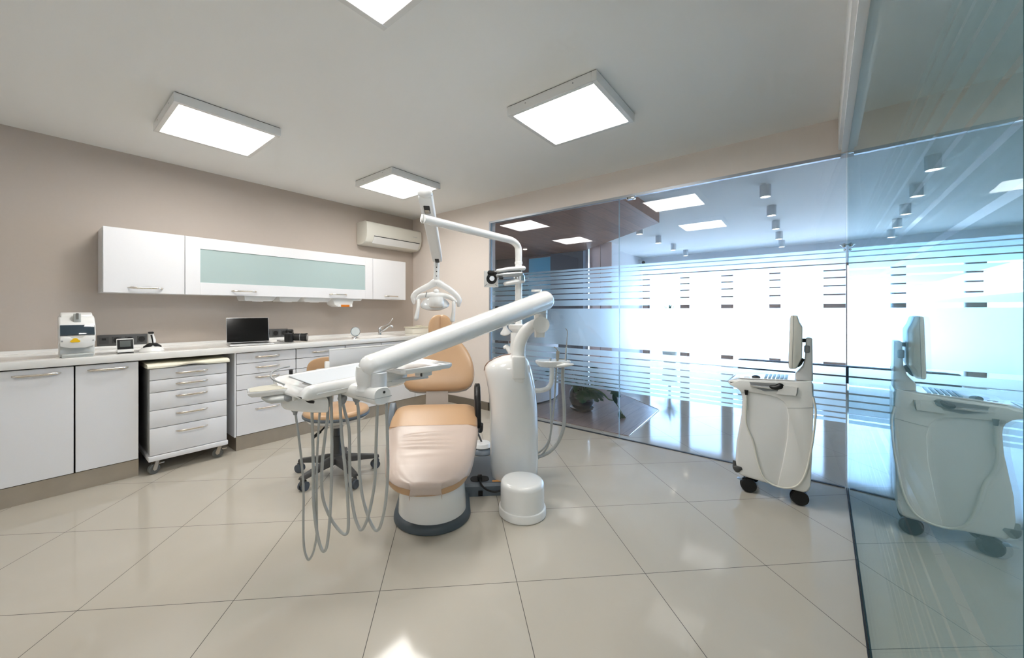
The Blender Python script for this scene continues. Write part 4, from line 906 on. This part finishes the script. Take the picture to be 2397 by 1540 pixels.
# ================================================================== INTRAORAL SCANNER CART
SFX, SBX = 3.0, 3.27
sc_ = thing('scanner_trolley', 'white dental scanner trolley with a slim monitor standing before the glass wall', 'scanner trolley', (3.13, .15, 0))
body = [(.385, .708), (.355, .692), (.332, .680), (.318, .662), (.310, .640), (.306, .612), (.311, .51), (.325, .412), (.339, .315), (.344, .20), (.335, .125), (.318, .103), (.20, .094), (.122, .088), (-.005, .088), (-.030, .10), (-.040, .14), (-.044, .313), (-.052, .61), (-.052, .765), (.05, .760), (.32, .742), (.375, .732), (.388, .720)]
build(MB().prism(body, lambda a, b, h: (h, a, b), SFX, SBX, .016, 3, 30), 'body', M_white, sc_, smooth=45)
pp = lambda x, y: (lambda v: (v.y, v.z))(atx(x, y, SFX - .006))
pan = [pp(*q) for q in ((1706, 899), (1731, 890), (1800, 893), (1866, 894), (1900, 891), (1903, 925), (1904, 956), (1901, 1071), (1897, 1138), (1887, 1151), (1820, 1137), (1832, 1085), (1843, 1025), (1846, 975), (1841, 950), (1832, 938), (1818, 930), (1795, 924), (1770, 920), (1747, 917), (1735, 918), (1727, 910))]
build(MB().prism(pan, lambda a, b, h: (h, a, b), SFX - .009, SFX + .004, .004, 2, 40), 'side_cover', mat('warm_white_plastic', (232, 231, 227), .32, coat=.3), sc_, smooth=50)
sl = lambda pts, r=.0012: MB().tube([atx(x, y, SFX - .0092) for x, y in pts], r, n=6, sub=3)
build(sl(((1843, 955), (1874, 955), (1902, 954))), 'cover_seam', M_grey, sc_)
build(sl(((1817, 921), (1840, 924), (1863, 926), (1866, 915), (1868, 907))), 'cover_seam', M_grey, sc_)
# recess with chrome handle and black grip
rc = [atx(x, y, SFX - .0095) for x, y in ((1754, 894), (1830, 898), (1820, 916), (1790, 916), (1774, 910), (1760, 905))]
build(MB().loft([rc, [p + Vector((.004, 0, 0)) for p in rc]]), 'handle_recess', M_grey, sc_, smooth=None)
build(MB().cyl(atx(1757, 902, SFX - .018), atx(1812, 908, SFX - .018), .0095, n=18), 'handle_bar', M_chrome, sc_)
build(MB().tube([atx(1805, 906, SFX - .018), atx(1815, 907, SFX - .018), atx(1826, 904, SFX - .012)], [.0115, .016, .02], n=18, sub=4, caps='round'), 'handle_grip', M_black, sc_)
hcv = [atx(x, y, SFX - .012) for x, y in ((1828, 903), (1845, 903), (1867, 906), (1863, 926), (1817, 921), (1823, 911))]
build(MB().loft([hcv, [p + Vector((-.012, 0, 0)) for p in hcv]]), 'handle_housing', mat('warm_white_plastic', (0, 0, 0)), sc_, smooth=None)
# keyboard deck
dk = MB().loft([[(SFX + .015, .33, .745), (SBX - .015, .33, .747), (SBX - .015, .035, .765), (SFX + .015, .035, .763)], [(SFX + .017, .328, .750), (SBX - .017, .328, .752), (SBX - .017, .037, .769), (SFX + .017, .037, .767)]])
dkk = build(dk, 'control_deck', M_white, sc_, smooth=None)
for i in range(6):
    y = .185 - i * .021
    build(MB().box(SFX + .04, SBX - .04, y - .007, y + .007, .755 + i * .0014, .763 + i * .0014, .002), 'key_row', mat('pale_blue_keys', (150, 190, 220), .4), dkk)
build(MB().sphere(((SFX + .06), .235, .757), (.018, .024, .014), 18), 'trackball', mat('dark_ball', (52, 56, 62), .15), dkk)
build(MB().tube([(SFX + .05, .30, .751), (SFX + .06, .285, .7525), (SFX + .05, .268, .753)], .003, n=8), 'deck_mark', M_grey, dkk)
# neck and monitor
xc = (SFX + SBX) / 2
neck = [(-.047, 1.03), (-.017, 1.03), (-.014, .95), (-.012, .90), (.0, .85), (.018, .825), (.034, .808), (.034, .765), (-.05, .765)]
build(MB().prism(neck, lambda a, b, h: (h, a, b), SFX + .04, SBX - .06, .008, 2, 30), 'monitor_neck', M_white, sc_, smooth=45)
build(MB().box(SFX + .034, SFX + .05, -.036, -.008, .938, .985, .008, 3), 'side_button', M_grey, sc_)
mon = [(.057, 1.166), (.045, 1.168), (.024, 1.165), (.014, 1.125), (-.001, 1.095), (.001, .91), (.028, .84), (.060, .836), (.066, .846)]
mo = build(MB().prism(mon, lambda a, b, h: (h, a, b), SFX - .0, SBX - .02, .006, 2, 30), 'monitor', M_ivory, sc_, smooth=45)
build(MB().loft([[(x, y, z) for x, y, z in ((SFX + .02, .0575, 1.15), (SBX - .04, .0575, 1.15), (SBX - .04, .0655, .86), (SFX + .02, .0655, .86))], [(x, y + .002, z) for x, y, z in ((SFX + .02, .0575, 1.15), (SBX - .04, .0575, 1.15), (SBX - .04, .0655, .86), (SFX + .02, .0655, .86))]]), 'screen', M_black, mo, smooth=None)
build(MB().loft([[(SFX - .0008, y, z) for y, z in ((.040, 1.167), (.042, 1.167), (.050, .838), (.048, .838))], [(SFX + .001, y, z) for y, z in ((.040, 1.167), (.042, 1.167), (.050, .838), (.048, .838))]]), 'bezel_seam', M_grey, mo, smooth=None)
build(MB().cyl((xc - .03, -.02, 1.01), (xc - .03, .01, 1.01), .012, n=14), 'tilt_pin', M_base, mo)
build(MB().tube([(SFX + .06, -.005, .90), (SFX + .06, .012, .862), (SFX + .06, .028, .85), (SFX + .06, .02, .872), (SFX + .06, .0, .885)], .008, n=10), 'monitor_cable', M_black, mo)
# bumper, cord and wheels
build(MB().tube([atx(1737, 1096, SFX - .002), atx(1727, 1097, SFX - .004), atx(1721, 1097, SFX + .006), Vector((SFX + .05, .35, .165))], [.006, .018, .02, .02], n=14, sub=5, flat=(1.2, .6)), 'bumper', M_base, sc_)
build(MB().cyl(atx(1747, 913, SFX - .016), atx(1747, 924, SFX - .016), .011, .008, n=14), 'cord_plug', M_black, sc_)
Z7 = lambda x, y: atx(1650 + x / 2.963, 700 + y / 2.963, SFX - .016)
build(MB().tube([Z7(x, y) for x, y in ((287, 655), (284, 720), (285, 850), (305, 920), (332, 980), (360, 1100), (395, 1215), (440, 1268), (500, 1298), (580, 1310), (655, 1282), (705, 1190), (735, 1060), (752, 960), (764, 850), (768, 770), (756, 700), (751, 680))], .0055, n=10, sub=6), 'cord', M_ivory, sc_, smooth=80)
build(MB().cyl(Z7(286, 685), Z7(285, 770), .0085, n=12), 'cord_sleeve', M_ivory, sc_)
wm = MB()
for s in (-1, 1): wm.cyl((s * .006, 0, .046), (s * .024, 0, .046), .046, .043, n=32)
fm = MB().cyl((0, 0, .05), (0, 0, .1), .014, n=14).box(-.012, .012, -.03, .02, .062, .088, .006)
ME_F3, ME_W3 = mesh_of(fm, 'caster', M_black), mesh_of(wm, 'wheel', M_rub)
for x, y, a in ((SFX + .035, .275, 14), (SFX + .035, .015, 14), (SBX - .05, .275, 40), (SBX - .05, .02, 60)):
    M = Matrix.Translation((x, y, 0)) @ Matrix.Rotation(R(a), 4, 'Z')
    c = inst(ME_F3, 'caster', M, sc_); inst(ME_W3, 'wheel', M, c)
build(MB().prism([(.305, .062), (.34, .072), (.33, .078), (.30, .074)], lambda a, b, h: (h, a, b), SFX + .02, SFX + .05, .003), 'brake_tab', mat('blue_grey_tab', (150, 170, 190), .3), sc_)

# ================================================================== LOBBY BEHIND THE GLASS
M_lwall = mat('lobby_wall', (224, 226, 230), .8)
M_post = mat('brown_window_post', (172, 138, 122), .5)
FX = 9.9
# wood ceiling soffit and plank floor
so = [(3.63, 1.465), (5.40, 1.48), (6.96, 3.30), (6.96, 5.5), (3.63, 5.5)]
struct(MB().prism(so, lambda a, b, h: (a, b, h), 2.376, LC - .001), 'ceiling_wood_soffit', M_soffit, smooth=None)
wf = [(3.63, 1.27), (4.81, 1.325), (6.45, 3.25), (7.0, 3.5), (7.0, 5.5), (3.63, 5.5)]
struct(MB().prism(wf, lambda a, b, h: (a, b, h), 0.0, .006), 'floor_wood', M_plank, smooth=None)
struct(MB().tube([(3.63, 1.268, .005), (4.812, 1.322, .005), (6.46, 3.25, .005)], .005, n=6, sub=1), 'trim_7', M_nickel)
# walls
struct(MB().box(7.46, 10.0, 3.14, 3.26, 0, LC), 'wall_lobby_north', M_lwall, smooth=None)
struct(MB().box(3.5, 10.0, 5.5, 5.6, 0, LC), 'wall_lobby_back', mat('lobby_dark_wall', (92, 84, 80), .7), smooth=None)
struct(MB().box(7.0, 7.1, 3.36, 4.09, 0, 2.40), 'wall_lobby_panel', mat('dark_taupe_panel', (84, 76, 74), .6), smooth=None)
struct(MB().box(7.0, 7.1, 4.09, 5.5, 2.34, 2.40).box(7.0, 7.1, 4.66, 5.5, 0, 2.34), 'wall_lobby_recess', mat('brown_recess', (88, 66, 56), .6), smooth=None)
t = thing('glass_door', 'teal glass door between dark panels at the far end of the lobby', 'door', (7.05, 4.37, 0))
build(MB().box(7.03, 7.06, 4.10, 4.65, .01, 2.33), 'pane', mat('teal_glass', (104, 160, 176), .1, coat=.5), t, smooth=None)
build(MB().box(7.0, 7.03, 4.14, 4.17, .95, 1.25, .004), 'handle', M_nickel, t)
struct(MB().box(7.0, 7.12, 3.295, 3.35, 0, LC), 'trim_8', mat('blue_grey_trim', (150, 156, 165), .6), smooth=None)
t = thing('tall_closet', 'pinkish tall closet with two plain doors beside the lobby wall', 'closet', (7.3, 3.05, 0))
build(MB().box(7.17, 7.60, 2.83, 3.285, 0, LC - .002), 'carcass', M_lwall, t, smooth=None)
for y0, y1 in ((2.832, 3.045), (3.057, 3.283)): build(MB().box(7.15, 7.17, y0, y1, .06, LC - .004, .002), 'door', mat('pink_beige_laminate', (232, 200, 188), .4), t)
struct(MB().box(7.60, 10.0, 3.10, 3.14, 0, .09), 'baseboard_lobby', M_post, smooth=None)
# reception counter: curved white front with a wood top
dc = Vector((4.33, 3.42, 0)); dr = .88
arc = lambda r_, a0, a1, n=40: [(dc.x + r_ * math.cos(R(a0 + (a1 - a0) * i / n)), dc.y + r_ * math.sin(R(a0 + (a1 - a0) * i / n))) for i in range(n + 1)]
rd = thing('reception_counter', 'curved white reception counter behind the dental unit column', 'reception counter', (4.33, 2.6, .006))
rib = lambda r0, r1: arc(r0, 228, 330) + list(reversed(arc(r1, 228, 330)))
build(MB().prism(rib(dr, dr - .04), lambda a, b, h: (a, b, h), .03, .98), 'front_panel', mat('counter_white', (222, 222, 226), .35), rd, smooth=40)
build(MB().prism(rib(dr - .01, dr - .05), lambda a, b, h: (a, b, h), .006, .03), 'toe_strip', M_dark, rd, smooth=40)
build(MB().prism(rib(dr + .03, dr - .32), lambda a, b, h: (a, b, h), .98, 1.02), 'counter_top', M_walnut, rd, smooth=40)
build(MB().prism(rib(dr + .004, dr - .002), lambda a, b, h: (a, b, h), .80, .90), 'wood_band', M_walnut, rd, smooth=40)
# window wall
hs = MB().box(FX, FX + .12, -3.0, 3.14, 2.105, LC)
struct(hs, 'wall_lobby_east', M_lwall, smooth=None)
ys = [3.04, 2.145, 1.29, .44, -.50, -1.32, -2.16, -2.95]
wd = [.13, .13, .16, .12, .30, .14, .14, .10]
for i, (y, w_) in enumerate(zip(ys, wd)):
    struct(MB().box(FX - .03, FX + .09, y - w_ / 2, y + w_ / 2, 0, 2.105), 'trim_%d' % (10 + i), M_post, smooth=None)
for i in range(len(ys) - 1):
    ya, yb = ys[i] - wd[i] / 2, ys[i + 1] + wd[i + 1] / 2
    fr = MB().box(FX, FX + .06, yb, ya, 2.05, 2.105).box(FX, FX + .06, yb, ya, 0, .06).box(FX, FX + .06, yb, yb + .035, .06, 2.05).box(FX, FX + .06, ya - .035, ya, .06, 2.05)
    wn = struct(fr, 'window_%d' % (i + 1), M_post, smooth=None)
    build(MB().box(FX + .025, FX + .033, yb + .035, ya - .035, .06, 2.05), 'pane', M_glass, wn, smooth=None)
# spotlights
def spot(x, y, zb, label, grp):
    t = thing('ceiling_spotlight', label, 'spotlight', (x, y, LC), 0, grp)
    build(MB().lathe([(.0, -.118), (.040, -.118), (.043, -.126), (.050, -.126), (.050, 0), (0, 0)], (x, y, LC), 28), 'housing', mat('spot_white', (214, 216, 218), .4), t)
    build(MB().lathe([(0, -.1195), (.040, -.1195), (.040, -.1175), (0, -.1175)], (x, y, LC), 24), 'lens', M_spot, t)
nth = ('nearest the glass wall', 'second from the glass wall', 'third from the glass wall', 'fourth from the glass wall', 'nearest the windows')
for i in range(5): spot(4.95 + i * 1.03, .30, 0, 'white cylinder spotlight %s in the row above the scanner trolley' % nth[i], 'row of spotlights above the trolley')
nth2 = ('half hidden behind the wood soffit', 'just right of the wood soffit tip', 'between two neighbours in the row by the lobby wall', 'nearest the windows in the row by the lobby wall')
for i in range(4): spot(6.12 + i * 1.02, 1.97, 0, 'white cylinder spotlight ' + nth2[i], 'row of spotlights by the lobby wall')
t = thing('recessed_downlight', 'small round downlight recessed in the dark wood soffit', 'downlight', tuple(atz(1229, 583, 2.376)))
p_ = atz(1229, 583, 2.376)
build(MB().lathe([(.039, -.004), (.052, -.005), (.055, 0), (.039, 0)], p_, 24), 'ring', M_chrome, t)
build(MB().lathe([(0, -.012), (.034, -.010), (.038, 0), (0, 0)], p_, 24), 'lens', M_spot, t)
# security camera
sp = Vector((9.62, 3.03, 2.40))
t = thing('security_camera', 'small white security camera in the far corner below the lobby ceiling', 'security camera', tuple(sp))
build(MB().cyl(sp + Vector((.1, .1, .06)), sp + Vector((.1, .1, .02)), .05, n=20).tube([sp + Vector((.1, .1, .03)), sp + Vector((.04, .04, .0)), sp], .02, n=12), 'bracket', M_white, t)
build(MB().tube([sp + Vector((.1, .06, .01)), sp + Vector((-.12, -.06, -.04))], .05, n=20, sub=1), 'barrel', M_white, t)
build(MB().cyl(sp + Vector((-.118, -.059, -.0395)), sp + Vector((-.128, -.064, -.042)), .038, n=20), 'lens', M_black, t)
# bench by the windows
t = thing('low_sofa', 'long dark low sofa standing in the bright lobby behind the glass', 'sofa', (8.2, -.2, 0))
build(MB().box(7.9, 8.55, -1.5, .86, .10, .30, .04, 3), 'seat', mat('charcoal_fabric', (52, 54, 62), .8), t)
build(MB().box(7.80, 7.93, -1.5, .86, .10, .36, .03, 3), 'back', mat('charcoal_fabric', (0, 0, 0)), t)
for x in (7.9, 8.45):
    for y in (-1.4, .78): build(MB().cyl((x, y, 0), (x, y, .11), .02, n=12), 'leg', M_black, t)

# ---- plants
M_leaf = mat('glossy_leaf', (40, 84, 48), .3, noise=.25, nscale=9)
M_leaf2 = mat('blue_green_leaf', (70, 112, 84), .45)
M_stemg = mat('green_stem', (92, 116, 72), .5)
def leaf(mb, base, dirv, L, W, droop=.3, notch=True, n=9):
    """one lobed monstera-like blade"""
    d = Vector(dirv).normalized(); sd = d.cross(UP); sd = sd.normalized() if sd.length > .01 else Vector((1, 0, 0)); nm = sd.cross(d)
    mid, le, ri = [], [], []
    for i in range(n + 1):
        f = i / n; c = Vector(base) + d * (L * f) - UP * (droop * L * f * f)
        w = W * math.sin(math.pi * min(1, f * .93 + .07)) ** .7
        if notch and i % 2 and 1 < i < n - 1: w *= .5
        mid.append(c); le.append(c + sd * w - nm * (.22 * w)); ri.append(c - sd * w - nm * (.22 * w))
    t = bmesh.new(); A = [[t.verts.new(p) for p in row] for row in (le, mid, ri)]
    for i in range(n):
        for r_ in (0, 1): t.faces.new((A[r_][i], A[r_ + 1][i], A[r_ + 1][i + 1], A[r_][i + 1]))
    bmesh.ops.solidify(t, geom=list(t.faces), thickness=.0012)
    mb.merge(t)
PP = Vector((4.21, 2.03, .006))
t = thing('potted_monstera', 'monstera plant in a round dark glazed pot on the wood floor behind the glass', 'potted plant', tuple(PP))
build(MB().lathe([(0, .02), (.075, .02), (.10, .035), (.135, .09), (.152, .155), (.145, .215), (.125, .255), (.115, .27), (.10, .268), (.09, .25), (0, .25)], PP, 44), 'pot', mat('dark_blue_glaze', (14, 24, 30), .1, coat=.6), t, smooth=60)
build(MB().lathe([(0, 0), (.10, 0), (.135, .022), (.138, .038), (.128, .036), (.10, .016), (0, .014)], PP, 40), 'saucer', mat('dark_blue_glaze', (0, 0, 0)), t, smooth=60)
rs = random.Random(5)
for i in range(30):
    a = rs.uniform(0, 2 * math.pi); el = rs.uniform(.1, 1.1); L = rs.uniform(.16, .42)
    if i >= 22: a = R(-150 + (i - 22) * 17); el = .15; L = .08
    d = Vector((math.cos(a) * math.cos(el), math.sin(a) * math.cos(el), math.sin(el))); b = PP + UP * .26 + Vector((math.cos(a), math.sin(a), 0)) * .05
    e = b + d * L
    lf = MB(); leaf(lf, e, Vector((d.x, d.y, d.z - .5)), rs.uniform(.13, .22), rs.uniform(.05, .085), .35)
    lo_ = build(lf, 'leaf', M_leaf, t, smooth=60)
    build(MB().tube([b - UP * .02, b + d * L * .5 + UP * .02, e], [.005, .004, .003], n=7, sub=4), 'stalk', M_stemg, lo_)
# long trailing stem with two leaves
tr = [at(1378, 912, 4.42), at(1395, 912, 4.38), at(1412, 921, 4.34), at(1424, 934, 4.30), at(1435, 937, 4.27)]
ts = build(MB().tube(tr, [.009, .008, .007, .006], n=8, sub=6), 'trailing_stem', M_stemg, t)
lf = MB(); leaf(lf, at(1437, 921, 4.27), at(1446, 950, 4.22) - at(1437, 921, 4.27), .11, .036, .1, False); build(lf, 'leaf', M_leaf, t, smooth=60)
build(MB().tube([at(1436, 936, 4.27), at(1446, 950, 4.24), at(1455, 965, 4.2), at(1463, 978, 4.18)], .004, n=7, sub=5), 'stalk', M_stemg, ts)
for px, py, qx, qy in ((1450, 962, 1452, 980), (1455, 968, 1455, 992), (1460, 972, 1463, 990), (1461, 978, 1455, 996)):
    lf = MB(); leaf(lf, at(px, py, 4.2), at(qx, qy, 4.16) - at(px, py, 4.2), .085, .02, .1, False); build(lf, 'leaf', M_leaf, t, smooth=60)
# spiky yucca by the windows
YP = Vector((9.35, 2.34, 0))
t = thing('potted_yucca', 'spiky yucca in a tall pale pot beside the lobby window', 'potted plant', tuple(YP))
build(MB().lathe([(0, 0), (.13, 0), (.17, .45), (.155, .45), (.15, .42), (0, .42)], YP, 32), 'pot', M_ivory, t)
build(MB().cyl(YP + UP * .4, YP + UP * 1.02, .035, .028, n=14), 'trunk', M_post, t)
rs = random.Random(11); sb = MB()
for i in range(60):
    a = rs.uniform(0, 2 * math.pi); el = rs.uniform(-.5, 1.3); d = Vector((math.cos(a) * math.cos(el), math.sin(a) * math.cos(el), math.sin(el)))
    leaf(sb, YP + UP * 1.0, d, rs.uniform(.32, .48), .016, .12, False, 5)
build(sb, 'foliage', M_leaf2, t, smooth=60)
# outside: paving and two shrubs
struct(MB().box(10.0, 26.0, -14.0, 16.0, -.14, -.02), 'ground_outside', mat('pale_paving', (205, 203, 198), .8), smooth=None)
for i, (x, y, l) in enumerate(((13.2, 1.9, 'round green shrub outside the lobby windows, left of the other'), (13.6, -1.2, 'round green shrub outside the lobby windows, behind the dark sofa'))):
    t = thing('garden_shrub', l, 'shrub', (x, y, -.02)); rs = random.Random(20 + i); sb = MB()
    for k in range(320):
        a = rs.uniform(0, 2 * math.pi); zz = rs.uniform(.08, 1.0); r_ = .7 * math.sqrt(max(.05, 1 - (zz - .45) ** 2 / .36)) * rs.uniform(.7, 1)
        p = Vector((x + r_ * math.cos(a), y + r_ * math.sin(a), zz)); leaf(sb, p, Vector((math.cos(a), math.sin(a), rs.uniform(-.2, .8))), .14, .05, .2, False, 3)
    build(sb, 'foliage', mat('garden_leaf', (64, 104, 58), .5), t, smooth=60)
    build(MB().cyl((x, y, -.02), (x, y, .6), .05, n=10), 'stem', M_post, t)

# ================================================================== LIGHT, CAMERA
wd_ = bpy.data.worlds.new('daylight'); SC.world = wd_; wd_.use_nodes = True
bg = wd_.node_tree.nodes['Background']; bg.inputs[0].default_value = (0.41, 0.67, 1.0, 1); bg.inputs[1].default_value = 4.3
for i in range(len(ys) - 1):
    ya, yb = ys[i], ys[i + 1]
    ld = bpy.data.lights.new('window_portal', 'AREA'); ld.shape = 'RECTANGLE'; ld.size = abs(ya - yb); ld.size_y = 2.1; ld.cycles.is_portal = True
    lo = bpy.data.objects.new('window_portal', ld); COL.objects.link(lo); lo.location = (FX + .1, (ya + yb) / 2, 1.05); lo.rotation_euler = (R(90), 0, R(90))
sl_ = bpy.data.lights.new('sun', 'SUN'); sl_.energy = 14; sl_.angle = .01; so_ = bpy.data.objects.new('sun', sl_); COL.objects.link(so_); so_.rotation_euler = (R(20), R(-38), 0)
cam = bpy.data.cameras.new('camera'); co = bpy.data.objects.new('photo_camera', cam); COL.objects.link(co)
cam.sensor_width = 36.0; cam.sensor_fit = 'HORIZONTAL'; cam.lens = FOC / 2397 * 36
cam.shift_x = (1198.5 - PCX) / 2397; cam.shift_y = (PCY - 770) / 2397
co.location = (0, 0, CAMH); co.rotation_euler = (R(90), 0, PHI - R(90)); cam.clip_start = .02
SC.camera = co
SC.view_settings.view_transform = 'Standard'; SC.view_settings.look = 'None'; SC.view_settings.gamma = 1.0; SC.view_settings.use_curve_mapping = False
SC.view_settings.exposure = 1.5
cy = SC.cycles
cy.use_denoising = True; cy.use_adaptive_sampling = True; cy.adaptive_threshold = .1; cy.adaptive_min_samples = 20; cy.use_light_tree = False; cy.max_bounces = 9; cy.diffuse_bounces = 7; cy.glossy_bounces = 6; cy.transmission_bounces = 8; cy.transparent_max_bounces = 24
cy.sample_clamp_indirect = 10.0; cy.caustics_reflective = False; cy.caustics_refractive = True; cy.blur_glossy = 0.3
